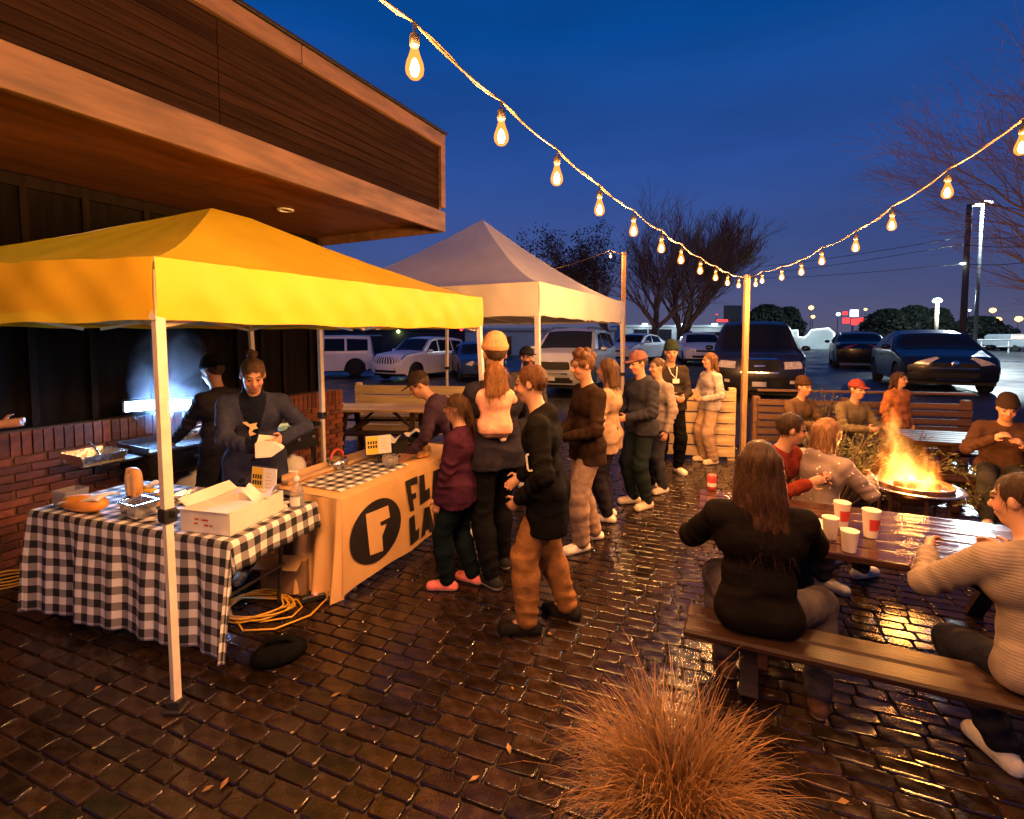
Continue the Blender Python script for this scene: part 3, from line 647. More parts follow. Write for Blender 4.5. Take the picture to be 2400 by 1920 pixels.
one('label', lambda b: b.grid(lambda s, t: Vector((.0468 * sin(1.6 * s - .8), -.0468 * cos(1.6 * s - .8), .02 + .06 * t)), 8, 2), M_paper, sz)
one('pump', lambda b: (b.lathe([(.019, .186), (.019, .205), (.012, .215), (.006, .217), (.006, .24), (.014, .243), (.014, .252), (.001, .254)], 12), b.box((-.025, 0, .249), (.055, .014, .008), ch=.002)), M_white, sz)
p = onT(655, 1192); one_pk = thing('snack_packet', 'small printed packet lying beside the sanitiser', 'packet', (*p.xy, HT), .5); one('packet', lambda b: b.box((0, 0, .02), (.1, .06, .035), rot_y(.2), ch=.01), M_card, one_pk); one('print', lambda b: b.box((0, -.002, .039), (.04, .03, .002), rot_y(.2)), M_ink, one_pk)
for i, (u, v, a) in enumerate(((355, 1222, .3), (300, 1212, -.5), (275, 1200, .2))):
    p = onT(u, v); k = thing('plastic_fork', ('pale plastic fork near the canopy leg clamp', 'pale plastic fork in front of the bread bag', 'pale plastic fork beside the loaf bag')[i], 'fork', (*p.xy, HT + .004), a)
    one('fork', lambda b: (b.box((0, 0, .004), (.12, .008, .003)), b.box((.07, 0, .005), (.03, .018, .003)), [b.box((.097, j * .006, .006), (.03, .003, .002)) for j in (-1, 0, 1)]), M_paper, k)
# banner table things
BTu, BTv = BTd, Vector((-BTd.y, BTd.x, 0))
HB2 = .762
def onB(s, d): q = BT0 + BTu * s + BTv * d; return (q.x, q.y, HB2)
rn = cloth('checked_runner', 'checked cloth runner across the orange table top', 'tablecloth', lambda s, t: (Vector((.12 + .85 * s, .1 + .46 * t, HB2 + .003 + .0035 * sin(14 * s + 3 * t) + .003 * sin(17 * t))), (.85 * s, .46 * t)), 40, 20, M_ging, BT0.xy, BTA)
tr = thing('wooden_tray', 'long wooden tray along the back of the orange table', 'tray', (*onB(.02, .60)[:2], HB2), BTA); one('tray', lambda b: (b.box((.62, .02, .02), (1.15, .07, .03), ch=.004), b.box((.62, .06, .05), (1.15, .012, .05))), M_wood_p, tr)
sign('pale menu card on a stand toward the far end of the orange table', onB(.92, .40), BTA - R(38), .23, .17, .085, 0)
gj = thing('glass_jar', 'clear glass bowl on the orange table', 'bowl', onB(.86, .22)); one('bowl', lambda b: b.lathe([(.04, 0), (.06, .01), (.075, .06), (.07, .1), (.066, .1), (.07, .06), (.055, .014), (.0, .012)], 18), M_clear, gj, smooth=True)
for s, d, lab in ((1.2, .46, 'black plastic bin behind the bread rolls'), (1.5, .42, 'black plastic bin near the bending man')):
    k = thing('black_bin', lab, 'bin', onB(s, d), BTA); one('bin', lambda b: shell(b, .22, .2, .15, .006, R(5)), M_blk, k); one('paper', lambda b: b.grid(lambda s_, t: Vector((.16 * (s_ - .5), .14 * (t - .5), .15 + .035 * sin(4 * s_ + s * 9) * cos(5 * t) + .02)), 8, 8), M_paper, k, smooth=True)
rl = thing('bread_roll_bag', 'clear bag of bread rolls on the orange table', 'bread', onB(1.28, .13), BTA)
for i, (x, y, z) in enumerate(((0, 0, .035), (.07, .02, .033), (.035, .01, .075), (-.05, .03, .03))): one('roll', lambda b: b.lathe([(.001, -.035), (.03, -.025), (.042, 0), (.032, .025), (.001, .033)], 12, (x, y, z)), M_bread, rl, smooth=True)
hd = thing('red_handle_pot', 'dark pot with curved red handle behind the orange table', 'pot', onB(.62, .62), BTA); one('pot', lambda b: b.lathe([(.08, 0), (.09, .01), (.09, .09), (.086, .09), (.084, .01), (.0, .008)], 18), M_steel, hd, smooth=True); one('handle', lambda b: b.tube([(.0 + .075 * cos(a), .0, .08 + .085 * sin(a)) for a in np.linspace(0, pi, 12)], .012, 8), M_red, hd, smooth=True)
pb = thing('paper_bag', 'white paper bundle beside the pale menu card', 'packet', onB(1.1, .5), BTA); one('paper', lambda b: b.grid(lambda s, t: Vector((.2 * (s - .5), .14 * (t - .5), .05 + .05 * sin(6 * s + 2 * t) * sin(5 * t) + .05 * t)), 12, 10), M_paper, pb, smooth=True, solid=.01)
# ================================================================== griddles by the wall, work light
M_grill = mat('griddle_black', (.022, .022, .025), .35, metal=.5, var=.3, rvar=.1)
def griddle(label, loc, rz, L, m_top):
    t = thing('griddle', label, 'griddle', (*loc, 0), rz)
    one('cook_top', lambda b: (b.box((0, 0, .9), (L, .5, .025), ch=.004), b.box((0, .25, .93), (L, .012, .07)), b.box((-L / 2, 0, .925), (.012, .5, .06)), b.box((L / 2, 0, .925), (.012, .5, .06))), m_top, t)
    one('burner_box', lambda b: b.box((0, 0, .78), (L - .04, .46, .2), ch=.01), M_grill, t)
    for i in range(3): one('knob', lambda b: b.lathe([(.022, 0), (.02, .02), (.0, .022)], 12, (-L / 3 + i * L / 3, -.232, .8), rot_x(R(90))), M_steel, t)
    for sx in (-1, 1):
        for sy in (-1, 1): one('leg', lambda b: b.box((sx * (L / 2 - .06), sy * .19, .34), (.04, .04, .68), ch=.004), M_grill, t)
    one('lower_shelf', lambda b: b.box((0, 0, .25), (L - .1, .42, .02)), M_grill, t); one('side_shelf', lambda b: b.box((-L / 2 - .17, 0, .88), (.3, .42, .02), ch=.004), M_grill, t)
    one('gas_bottle', lambda b: b.lathe([(.12, .26), (.15, .3), (.15, .48), (.11, .55), (.04, .57), (.04, .6)], 18, (.1, 0, 0)), M_white, t, smooth=True)
    return t
M_gtop = mat('griddle_top', (.12, .13, .15), .3, metal=.8, var=.2, rvar=.1)
GA = BA
griddle('black griddle with steaming top beside the brick wall', (-3.22, 4.72), GA, .82, M_gtop)
g2 = griddle('second black griddle behind the man in the cardigan', (-2.55, 5.42), GA, .6, M_gtop)
M_aqua = mat('lid_aqua', (.35, .62, .6), .35, var=.1)
p = Vector((-2.42, 5.33, .935)); k = thing('aqua_tray', 'pale aqua tray on the second griddle', 'tray', p, GA - .3); one('tray', lambda b: shell(b, .34, .26, .03, .006, R(20)), M_aqua, k)
p = Vector((-3.50, 4.06, .892)); k = thing('foil_pan', 'crumpled foil pan on the griddle side shelf', 'pan', p, GA); one('pan', lambda b: shell(b, .3, .36, .085, .005, R(20)), M_foil, k); one('ladle', lambda b: (b.tube([(0, -.1, .06), (.02, .02, .1), (.05, .2, .13)], .008, 6), b.lathe([(.001, -.03), (.04, -.02), (.05, .0)], 12, (0, -.12, .06))), M_steel, k)
# work light
M_led = emat('led_panel', (.62, .80, 1.0), 60)
wl = thing('work_light', 'twin head work light glaring bluish white above the griddle', 'work light', (-3.44, 4.75, 0), rz_of(.6, -.8))
hz = [(-.15, 1.25), (.15, 1.27)]
for x, z in hz:
    hd_ = one('lamp_head', lambda b: b.box((x, -.03, z), (.26, .05, .13), ch=.01), M_grill, wl)
    one('led_panel', lambda b: b.box((x, .0, z), (.22, .02, .09), ch=.003), M_led, hd_)
    lamp('led_lamp', 'AREA', (x, .02, z), LED_W, (.22, .48, 1.0), 0, wl, (R(90), 0, 0), shape='RECTANGLE', size=.22, size_y=.09)
one('stand', lambda b: (b.tube([(0, -.03, .0), (0, -.03, 1.28)], .014, 8), b.bar((-.2, -.03, 1.28), (.2, -.03, 1.29), .02, .02), [b.tube([(0, -.03, .35), (.22 * cos(a), -.03 + .2 * sin(a), .0)], .01, 6) for a in (.5, 2.6, 4.6)]), M_grill, wl)
# cords, bag and crates under the tables
M_cord = mat('cord_yellow', (.75, .42, .04), .5, var=.15)
p = gnd(600, 1430); cd = thing('extension_cord', 'coiled yellow extension cord under the checked table', 'cord', (p.x, p.y, 0))
cpath = [(.22 * cos(a) * (1 + .13 * sin(3.1 * a)) + .03 * sin(a * .37), .17 * sin(a) * (1 + .1 * cos(2.3 * a)), .015 + .006 * (a / 6) + .006 * sin(2.7 * a)) for a in np.linspace(0, 34, 170)]
cpath += [(.25, .1, .02), (.32, .02, .012), (.3, -.1, .01), (.12, -.16, .01), (-.1, -.12, .01), (-.2, .02, .03)]
one('cord', lambda b: b.tube(cpath, .0065, 6), M_cord, cd, smooth=True)
lp = gnd(760, 1400); 
one('loose_run', lambda b: b.tube([(-.1, -.1, .012), (.05, -.26, .01), (.25, -.24, .01), (.42, -.08, .01), (.46, .12, .02), (.44, .2, .09)], .0065, 6), M_cord, cd, smooth=True)
one('power_block', lambda b: b.box((.36, .12, .03), (.16, .06, .045), rot_z(.5), ch=.008), M_blk, cd); one('pilot_lamp', lambda b: b.lathe([(.012, 0), (.01, .012), (.0, .014)], 10, (.38, .11, .054)), emat('pilot_red', (1, .06, .03), 6), cd)
p = gnd(25, 1375); c2 = thing('extension_cord', 'looped yellow cord on the bricks at the left edge', 'cord', (p.x, p.y, 0)); one('cord', lambda b: b.tube([(.14 * cos(a) * (1 + .2 * sin(2.2 * a)), .12 * sin(a), .02 + .004 * a) for a in np.linspace(0, 19, 90)], .0065, 6), M_cord, c2, smooth=True)
M_bagb = mat('fabric_black', (.006, .006, .006), .9, spec=.03, var=.3, bump=.3, bscale=80)
p = gnd(655, 1545); sb = thing('black_bag', 'small black bag slumped on the bricks beside the checked cloth', 'bag', (p.x, p.y, 0), .6)
one('bag', lambda b: b.lathe([(.13, 0), (.16, .025), (.15, .07), (.11, .105), (.06, .12), (.001, .115)], 16, (0, 0, 0), sy=.6), M_bagb, sb, smooth=True); one('strap', lambda b: b.tube([(-.08, 0, .1), (-.05, -.03, .15), (.04, -.05, .14), (.09, -.03, .08)], .012, 6), M_bagb, sb, smooth=True)
M_kraft = mat('kraft_box', (.33, .2, .10), .7, var=.2)
p = gnd(690, 1370); kb = thing('kraft_box', 'brown cardboard box stored under the checked table', 'box', (p.x, p.y, 0), TGA + .2); one('box', lambda b: shell(b, .36, .3, .26), M_kraft, kb); one('flap', lambda b: b.box((.0, -.2, .27), (.34, .13, .005), rot_x(.5)), M_kraft, kb)
# ================================================================== people: continuous bodies grown from distance fields
V3 = lambda *a: np.array(a, dtype=np.float64)
def nrm(v): return v / (np.linalg.norm(v) + 1e-12)
class Field:
    def __init__(s, lo, hi, h):
        s.lo = np.array(lo) - 2 * h; s.h = h; s.n = np.ceil((np.array(hi) - s.lo) / h).astype(int) + 3
        s.F = np.full(s.n, .25, dtype=np.float32)
    def block(s, lo, hi):
        a = np.maximum(0, np.floor((lo - s.lo) / s.h).astype(int)); b = np.minimum(s.n, np.ceil((hi - s.lo) / s.h).astype(int) + 1)
        if np.any(b <= a): return None
        g = [s.lo[i] + s.h * np.arange(a[i], b[i]) for i in range(3)]
        X, Y, Z = np.meshgrid(*g, indexing='ij', sparse=True)
        return (slice(a[0], b[0]), slice(a[1], b[1]), slice(a[2], b[2])), X, Y, Z
    def put(s, sl, d, k, sub=False):
        A = s.F[sl]
        if sub:
            d = -d; h = np.clip(.5 - .5 * (A - d) / k, 0, 1); s.F[sl] = A * (1 - h) + d * h + k * h * (1 - h)
        else:
            h = np.clip(.5 + .5 * (A - d) / k, 0, 1); s.F[sl] = A * (1 - h) + d * h - k * h * (1 - h)
    def cap(s, a, b, ra, rb=None, k=.02, flat=None, fs=1., sub=False):
        rb = ra if rb is None else rb; a = np.array(a, float); b = np.array(b, float); m = max(ra, rb) * (1.0 if fs >= 1 else 1 / fs) + k + 2 * s.h
        r = s.block(np.minimum(a, b) - m, np.maximum(a, b) + m)
        if r is None: return
        sl, X, Y, Z = r; px, py, pz = X - a[0], Y - a[1], Z - a[2]; d = b - a
        t = np.clip((px * d[0] + py * d[1] + pz * d[2]) / (d @ d + 1e-9), 0, 1)
        qx, qy, qz = px - t * d[0], py - t * d[1], pz - t * d[2]
        if flat is not None:
            f = np.array(flat, float); w = (qx * f[0] + qy * f[1] + qz * f[2]) * (fs - 1); qx, qy, qz = qx + w * f[0], qy + w * f[1], qz + w * f[2]
        D = np.sqrt(qx * qx + qy * qy + qz * qz) - (ra + (rb - ra) * t)
        if flat is not None and fs > 1: D = D / (1 + .35 * (fs - 1))
        s.put(sl, D.astype(np.float32), k, sub)
    def ell(s, c, M, rad, k=.02, sub=False):
        """ellipsoid, M rows = axes"""
        c = np.array(c, float); rad = np.array(rad, float); m = rad.max() + k + 2 * s.h
        r = s.block(c - m, c + m)
        if r is None: return
        sl, X, Y, Z = r; p = [X - c[0], Y - c[1], Z - c[2]]
        q = [(p[0] * M[i][0] + p[1] * M[i][1] + p[2] * M[i][2]) / rad[i] for i in range(3)]
        L = np.sqrt(q[0] ** 2 + q[1] ** 2 + q[2] ** 2); L2 = np.sqrt((q[0] / rad[0]) ** 2 + (q[1] / rad[1]) ** 2 + (q[2] / rad[2]) ** 2) + 1e-6
        s.put(sl, (L * (L - 1) / L2).astype(np.float32), k, sub)
    def plane(s, p, n):
        """keep the side where (x-p).n < 0"""
        g = [s.lo[i] + s.h * np.arange(s.n[i]) for i in range(3)]; X, Y, Z = np.meshgrid(*g, indexing='ij', sparse=True)
        s.F = np.maximum(s.F, ((X - p[0]) * n[0] + (Y - p[1]) * n[1] + (Z - p[2]) * n[2]).astype(np.float32))
    def wrinkle(s, amp, seed, freq=1.):
        g = [s.lo[i] + s.h * np.arange(s.n[i]) for i in range(3)]; X, Y, Z = np.meshgrid(*g, indexing='ij', sparse=True); rs = np.random.RandomState(seed)
        w = 0
        for f, a in ((22, .55), (38, .35), (64, .2)):
            ph = rs.uniform(0, 6.28, 4); d = rs.uniform(-1, 1, 3); f = f * freq
            w = w + a * np.sin(f * (.45 * d[0] * X + .45 * d[1] * Y + (.75 + .3 * d[2]) * Z) + 2.2 * np.sin(9 * freq * X + ph[0]) + 1.8 * np.sin(8 * freq * Y + ph[1]) + ph[2])
        s.F = s.F + (amp * w).astype(np.float32)
    def rings(s, a, b, r, amp, t0, t1, wl, seed):
        """cloth folds stacked across a limb between t0 and t1 of a-b"""
        a = np.array(a, float); b = np.array(b, float); q = s.block(np.minimum(a, b) - r - .06, np.maximum(a, b) + r + .06)
        if q is None: return
        sl, X, Y, Z = q; d = b - a; L = np.linalg.norm(d); d = d / L; px, py, pz = X - a[0], Y - a[1], Z - a[2]; t = (px * d[0] + py * d[1] + pz * d[2])
        rad = np.sqrt(np.maximum(0, px * px + py * py + pz * pz - t * t)); n1 = nrm(np.cross(d, V3(.3, .5, .81))); n2 = np.cross(d, n1)
        u = px * n1[0] + py * n1[1] + pz * n1[2]; v = px * n2[0] + py * n2[1] + pz * n2[2]; an_ = np.arctan2(v, u)
        f = t / L; m = (t0 + t1) / 2; hw = (t1 - t0) / 2; win = np.clip(1.25 - np.abs(f - m) / hw, 0, 1) * np.clip(1.5 - rad / (r + .05), 0, 1)
        ph = 2 * np.pi * t / wl + 1.3 * np.sin(an_ + seed) + .9 * np.sin(2 * an_ + 2.3 * seed); w = (np.abs(np.sin(ph * .5)) - .6) * (.65 + .35 * np.sin(an_ * 1.0 + seed * 1.7))
        s.F[sl] = s.F[sl] + (amp * w * win).astype(np.float32)
    def strands(s, amp, seed, f=130):
        g = [s.lo[i] + s.h * np.arange(s.n[i]) for i in range(3)]; X, Y, Z = np.meshgrid(*g, indexing='ij', sparse=True)
        s.F = s.F + (amp * (np.sin(f * X + 3 * np.sin(14 * Z + seed)) + np.sin(f * .8 * Y + 3 * np.sin(11 * Z + 2 * seed)) + .6 * np.sin(26 * Z + 9 * X))).astype(np.float32)
    def mesh(s):
        F = s.F; ins = F < 0
        c = np.zeros(np.array(F.shape) - 1, dtype=np.int8)
        for i in (0, 1):
            for j in (0, 1):
                for k in (0, 1): c += ins[i:F.shape[0] - 1 + i, j:F.shape[1] - 1 + j, k:F.shape[2] - 1 + k]
        cells = np.argwhere((c > 0) & (c < 8))
        if len(cells) == 0: return None
        idx = np.full(c.shape, -1, dtype=np.int64); idx[tuple(cells.T)] = np.arange(len(cells))
        pos = np.zeros((len(cells), 3)); cnt = np.zeros(len(cells))
        cor = [(i, j, k) for i in (0, 1) for j in (0, 1) for k in (0, 1)]
        vals = {q: F[cells[:, 0] + q[0], cells[:, 1] + q[1], cells[:, 2] + q[2]] for q in cor}
        for q in cor:
            for ax in range(3):
                if q[ax] == 0:
                    q2 = list(q); q2[ax] = 1; q2 = tuple(q2); a, b = vals[q], vals[q2]; m = (a < 0) != (b < 0)
                    t = np.where(m, a / np.where(np.abs(a - b) < 1e-9, 1e-9, a - b), 0)
                    p = np.array(q, float)[None].repeat(len(cells), 0); p[:, ax] += t; pos[m] += p[m]; cnt[m] += 1
        V = s.lo + s.h * (cells + pos / cnt[:, None]); quads = []
        for ax in range(3):
            o1, o2 = [(1, 2), (2, 0), (0, 1)][ax]
            A = ins; sh = [slice(None)] * 3; sh2 = [slice(None)] * 3; sh[ax] = slice(0, -1); sh2[ax] = slice(1, None)
            e = A[tuple(sh)] != A[tuple(sh2)]; E = np.argwhere(e)
            E = E[(E[:, o1] > 0) & (E[:, o2] > 0) & (E[:, o1] < F.shape[o1] - 1) & (E[:, o2] < F.shape[o2] - 1)]
            if len(E) == 0: continue
            d1 = np.zeros(3, int); d1[o1] = 1; d2 = np.zeros(3, int); d2[o2] = 1
            q = [idx[tuple((E - d1 - d2).T)], idx[tuple((E - d2).T)], idx[tuple(E.T)], idx[tuple((E - d1).T)]]
            Q = np.stack(q, 1); fl = ~A[tuple(E.T)]; Q[fl] = Q[fl][:, ::-1]; quads.append(Q)
        Q = np.concatenate(quads); return V, Q[(Q >= 0).all(1)]
def add_strands(V, Q, n, ln, seed):
    fn = np.cross(V[Q[:, 2]] - V[Q[:, 0]], V[Q[:, 3]] - V[Q[:, 1]]); N = np.zeros_like(V)
    for i in range(4): np.add.at(N, Q[:, i], fn)
    N /= np.linalg.norm(N, axis=1, keepdims=True) + 1e-9
    rs = np.random.RandomState(seed); ix = rs.randint(0, len(V), n); P = V[ix]; nn = N[ix]
    g = V3(0, 0, -1) + rs.normal(0, .35, (n, 3)); g = g - nn * (g * nn).sum(1, keepdims=True); g /= np.linalg.norm(g, axis=1, keepdims=True) + 1e-9
    sd = np.cross(g, nn); sd /= np.linalg.norm(sd, axis=1, keepdims=True) + 1e-9; L = ln * rs.uniform(.5, 1.4, (n, 1)); w = rs.uniform(.0008, .0017, (n, 1)); lift = np.abs(rs.normal(.006, .005, (n, 1)))
    out = [V]; qs = [Q]; base = len(V); segs = 4
    for k in range(segs):
        f = k / (segs - 1); c = P + g * L * f + nn * (.0015 + lift * f * f) + V3(0, 0, -1) * (L * .35 * f * f); ww = w * (1 - .75 * f)
        out += [c - sd * ww, c + sd * ww]
    a = base + np.arange(n)
    for k in range(segs - 1):
        o = 2 * k * n; qs.append(np.stack([a + o, a + o + n, a + o + 3 * n, a + o + 2 * n], 1))
    return np.concatenate(out), np.concatenate(qs)
def field_obj(name, fld, m, parent=None, cols=None, split=None, strands=None):
    r = fld.mesh()
    if r is None: return None
    V, Q = r
    if strands: V, Q = add_strands(V, Q, *strands)
    me = bpy.data.meshes.new(name); me.vertices.add(len(V)); me.vertices.foreach_set('co', V.ravel()); me.loops.add(Q.size); me.loops.foreach_set('vertex_index', Q.ravel())
    me.polygons.add(len(Q)); me.polygons.foreach_set('loop_start', np.arange(0, Q.size, 4)); me.polygons.foreach_set('use_smooth', np.ones(len(Q), bool))
    ms = m if isinstance(m, (list, tuple)) else [m]
    for x in ms: me.materials.append(x)
    if split is not None: me.polygons.foreach_set('material_index', split(V[Q].mean(1)).astype(np.int32))
    me.update(calc_edges=True); me.validate()
    if cols is not None:
        a = me.attributes.new('Col', 'FLOAT_COLOR', 'POINT'); C = np.ones((len(V), 4)); C[:, :3] = cols(V); a.data.foreach_set('color', C.ravel())
    return link(name, me, parent)
def mat_skin():
    m = mat('skin', (.5, .3, .2), .5, var=.1, scale=30); n = m.node_tree.nodes; l = m.node_tree.links; b = n['Principled BSDF']
    a = n.new('ShaderNodeAttribute'); a.attribute_name = 'Col'; l.new(a.outputs['Color'], b.inputs['Base Color']); b.inputs['Subsurface Weight'].default_value = .08; b.inputs['Subsurface Radius'].default_value = (.01, .004, .002); return m
M_skin = mat_skin()
_fab = {}
def fabric(col, rough=.85, bump=.25, bs=140, var=.22, **kw):
    k = (tuple(col), rough, bump, bs)
    if k not in _fab:
        m = _fab[k] = mat('fabric', col, rough, var=var, scale=14, bump=bump, bscale=bs, spec=.04, **kw)
        n = m.node_tree.nodes; l = m.node_tree.links; b = n['Principled BSDF']; tc = n.new('ShaderNodeTexCoord')
        mp = n.new('ShaderNodeMapping'); mp.inputs['Scale'].default_value = (1, 1, 1.9); l.new(tc.outputs['Object'], mp.inputs[0])
        nz = n.new('ShaderNodeTexNoise'); nz.inputs['Scale'].default_value = 6.5; nz.inputs['Detail'].default_value = 3.0; nz.inputs['Distortion'].default_value = 1.2; l.new(mp.outputs[0], nz.inputs[0])
        bp = n.new('ShaderNodeBump'); bp.inputs['Strength'].default_value = .35; bp.inputs['Distance'].default_value = .03; l.new(nz.outputs[0], bp.inputs['Height'])
        if b.inputs['Normal'].links:
            ob = b.inputs['Normal'].links[0].from_node; l.new(bp.outputs[0], ob.inputs['Normal'])
        else: l.new(bp.outputs[0], b.inputs['Normal'])
    return _fab[k]
def hairm(col):
    k = ('h', tuple(col))
    if k not in _fab: _fab[k] = mat('hair', col, .5, var=.5, scale=40, stretch=(3, 3, .5), bump=.6, bscale=110, spec=.16)
    return _fab[k]
def ik(S, T, l1, l2, hint):
    d = T - S; L = np.linalg.norm(d); L2 = min(L, (l1 + l2) * .995); u = nrm(d); T = S + u * L2
    x = (l1 * l1 - l2 * l2 + L2 * L2) / (2 * L2); y = math.sqrt(max(0, l1 * l1 - x * x)); h = np.array(hint, float); h = nrm(h - u * (h @ u)); return S + u * x + h * y, T
def rotm(ax, a):
    c, s = math.cos(a), math.sin(a)
    return np.array({'x': [[1, 0, 0], [0, c, -s], [0, s, c]], 'y': [[c, 0, s], [0, 1, 0], [-s, 0, c]], 'z': [[c, -s, 0], [s, c, 0], [0, 0, 1]]}[ax])
SKINS = dict(a=(.42, .22, .14), b=(.36, .185, .115), c=(.28, .15, .09))
def person(label, pos, face, H=1.75, skin='a', top=(.05, .05, .06), pants=(.04, .04, .05), shoes=(.6, .58, .55), sole=None, hair='short', hairc=(.05, .03, .02), hat=None, hatc=(.05, .05, .05), hood=False,
           lean=0., side=0., head=(0, 0), hands=(None, None), hints=(None, None), seat=None, feet=None, knees=None, hem=.0, bulk=1., sleeve=1., h=.011, inner=None, beard=False, twist=0., collar=False, base_z=0., legs=True, fat=1., tucked=False, toptex=None):
    """local frame: +y the way the person faces, +x their right hand side"""
    rs = np.random.RandomState(abs(hash(label)) % 100000 if False else sum(map(ord, label)))
    s = H / 1.75
    J = {}
    hipz = .92 * s if seat is None else seat + .085 * s
    pel = V3(0, 0, hipz); up = rotm('x', -R(lean)) @ rotm('y', R(side)); tw = rotm('z', R(twist))
    tr = lambda v: pel + up @ tw @ (V3(*v) * s)
    J['chest'] = tr((0, .0, .36)); J['belly'] = tr((0, .01, .16)); J['neck'] = tr((0, -.005, .53)); sh = {}
    for i, sg in enumerate((-1, 1)): sh[sg] = tr((sg * .172 * (.75 + .25 * min(bulk, 1.4)), -.005, .452))
    hr = rotm('z', R(-head[0])) @ rotm('x', -R(head[1]))
    Hm = tw @ hr if abs(lean) < 5 else rotm('x', -R(lean * .35)) @ tw @ hr
    hf, hu, hrt = Hm @ V3(0, 1, 0), Hm @ V3(0, 0, 1), Hm @ V3(1, 0, 0)
    nk = J['neck']; hc = nk + up @ V3(0, .02, .06) * s + hu * .115 * s + hf * .02 * s
    hs = s if H > 1.5 else .13 / .13 * max(s, .86)      # children keep larger heads
    wr = {}; el = {}; fw = {}
    for i, sg in enumerate((-1, 1)):
        T = hands[i]
        T = sh[sg] + V3(sg * .07, .06 if seat is None else .2, -.53) * s if T is None else V3(*T)
        hint = hints[i] if hints[i] is not None else (sg * .6, -.7, -.35)
        el[sg], wr[sg] = ik(sh[sg], T, .295 * s, .26 * s, hint); fw[sg] = nrm(wr[sg] - el[sg])
    hip = {sg: pel + V3(sg * .095 * s, 0, -.01) for sg in (-1, 1)}; kn = {}; an = {}; toe = {}
    for i, sg in enumerate((-1, 1)):
        if seat is None:
            f = feet[i] if feet else (sg * .10, .02 * sg, 0)
            an[sg] = V3(f[0] * s, f[1] * s, .085 * s + (f[2] if len(f) > 2 else 0)); kn[sg], an[sg] = ik(hip[sg], an[sg], .43 * s, .42 * s, (sg * .12, 1, 0)); ta = f[3] if len(f) > 3 else sg * 12
        else:
            f = feet[i] if feet else (sg * .13, .42, 0)
            an[sg] = V3(f[0] * s, f[1] * s, .085 * s); kn[sg], an[sg] = ik(hip[sg], an[sg], .43 * s, .42 * s, (sg * .15, .6, 1)); ta = sg * 8
        toe[sg] = V3(sin(R(ta)), cos(R(ta)), 0)
    allp = [hc + hu * .22 * s, hc, hc + hrt * .2, hc - hrt * .2, hc - hf * .2] + list(wr.values()) + [wr[g] + fw[g] * .22 for g in wr] + list(el.values()) + list(kn.values()) + [an[g] + toe[g] * .22 for g in an] + [an[g] - V3(0, 0, .1) for g in an] + [pel + V3(.2, .2, 0), pel - V3(.2, .2, .1)] + list(sh.values())
    lo = np.min(allp, 0) - .16; hi = np.max(allp, 0) + .16
    sk = SKINS[skin] if isinstance(skin, str) else skin
    rz = rz_of(*face)
    fx = up @ tw @ V3(1, 0, 0); fy = up @ tw @ V3(0, 1, 0)
    # ---------------- body
    B = Field(lo, hi, h)
    def torso(F, g, k=.05):
        w = .085 * s * fat
        F.cap(pel - fx * w, pel + fx * w, .095 * s * fat + g, k=k, flat=fy, fs=1.12)
        F.cap(J['belly'] - fx * .06 * s, J['belly'] + fx * .06 * s, .098 * s * fat + g, k=k, flat=fy, fs=1.15)
        F.cap(J['chest'] - fx * .085 * s, J['chest'] + fx * .085 * s, .108 * s * (.5 + .5 * fat) + g, k=k, flat=fy, fs=1.12)
        F.cap(sh[-1], sh[1], .05 * s + g * .45, k=k)
        F.cap(J['chest'] + fy * -.01, J['neck'] - up @ V3(0, 0, .035), .085 * s + g * .5, .056 * s + g * .25, k=k)
        for q_ in (-1, 1): F.cap(J['neck'] - up @ V3(-q_ * .03, .01, .035) * s, sh[q_] + up @ V3(0, 0, .0), .048 * s + g * .2, .046 * s + g * .3, k=.04)
    def arm(F, sg, g, upto=1., k=.025):
        F.cap(sh[sg], el[sg], .056 * s + g, .045 * s + g, k=k); w_ = el[sg] + (wr[sg] - el[sg]) * upto
        F.cap(el[sg], w_, .044 * s + g, .033 * s + g * .9, k=k)
    def leg(F, sg, g, gl=None, upto=1., k=.03):
        gl = g if gl is None else gl
        F.cap(hip[sg], kn[sg], .083 * s * fat + g, .058 * s + gl, k=k); a_ = kn[sg] + (an[sg] - kn[sg]) * upto
        m_ = kn[sg] + (an[sg] - kn[sg]) * .32; F.cap(kn[sg], m_, .056 * s + gl, .058 * s + gl, k=k); F.cap(m_, a_, .058 * s + gl, .042 * s + gl, k=k)
    torso(B, -.014); B.cap(J['neck'] - up @ V3(0, 0, .06), hc - hu * .05 * hs, .058 * s, .054 * s, k=.03)
    for sg in (-1, 1):
        arm(B, sg, -.006)
        if legs:
            leg(B, sg, -.010); B.cap(an[sg], an[sg] + toe[sg] * .14 * s - V3(0, 0, .05 * s), .036 * s, .028 * s, k=.03)
        # hand: palm, four fingers, thumb
        d = fw[sg]; sdv = nrm(np.cross(d, V3(0, 0, 1)) if abs(d[2]) < .9 else V3(0, 1, 0)); pn = nrm(np.cross(sdv, d)); across = sdv if abs(d[2]) < .9 else V3(0, 1, 0)
        inw = V3(-sg, 0, 0); pn = inw - d * (inw @ d)
        pn = nrm(pn) if np.linalg.norm(pn) > .2 else nrm(np.cross(sdv, d)); across = nrm(np.cross(d, pn))
        if across @ V3(0, 1, .3) < 0: across = -across
        hsz = s * (1. if H > 1.4 else .9); pc = wr[sg] + d * .05 * hsz
        fr = max(.0085 * hsz, h * .8)
        B.cap(wr[sg], pc + d * .03 * hsz, .03 * hsz, .036 * hsz, k=.012, flat=pn, fs=1.6)
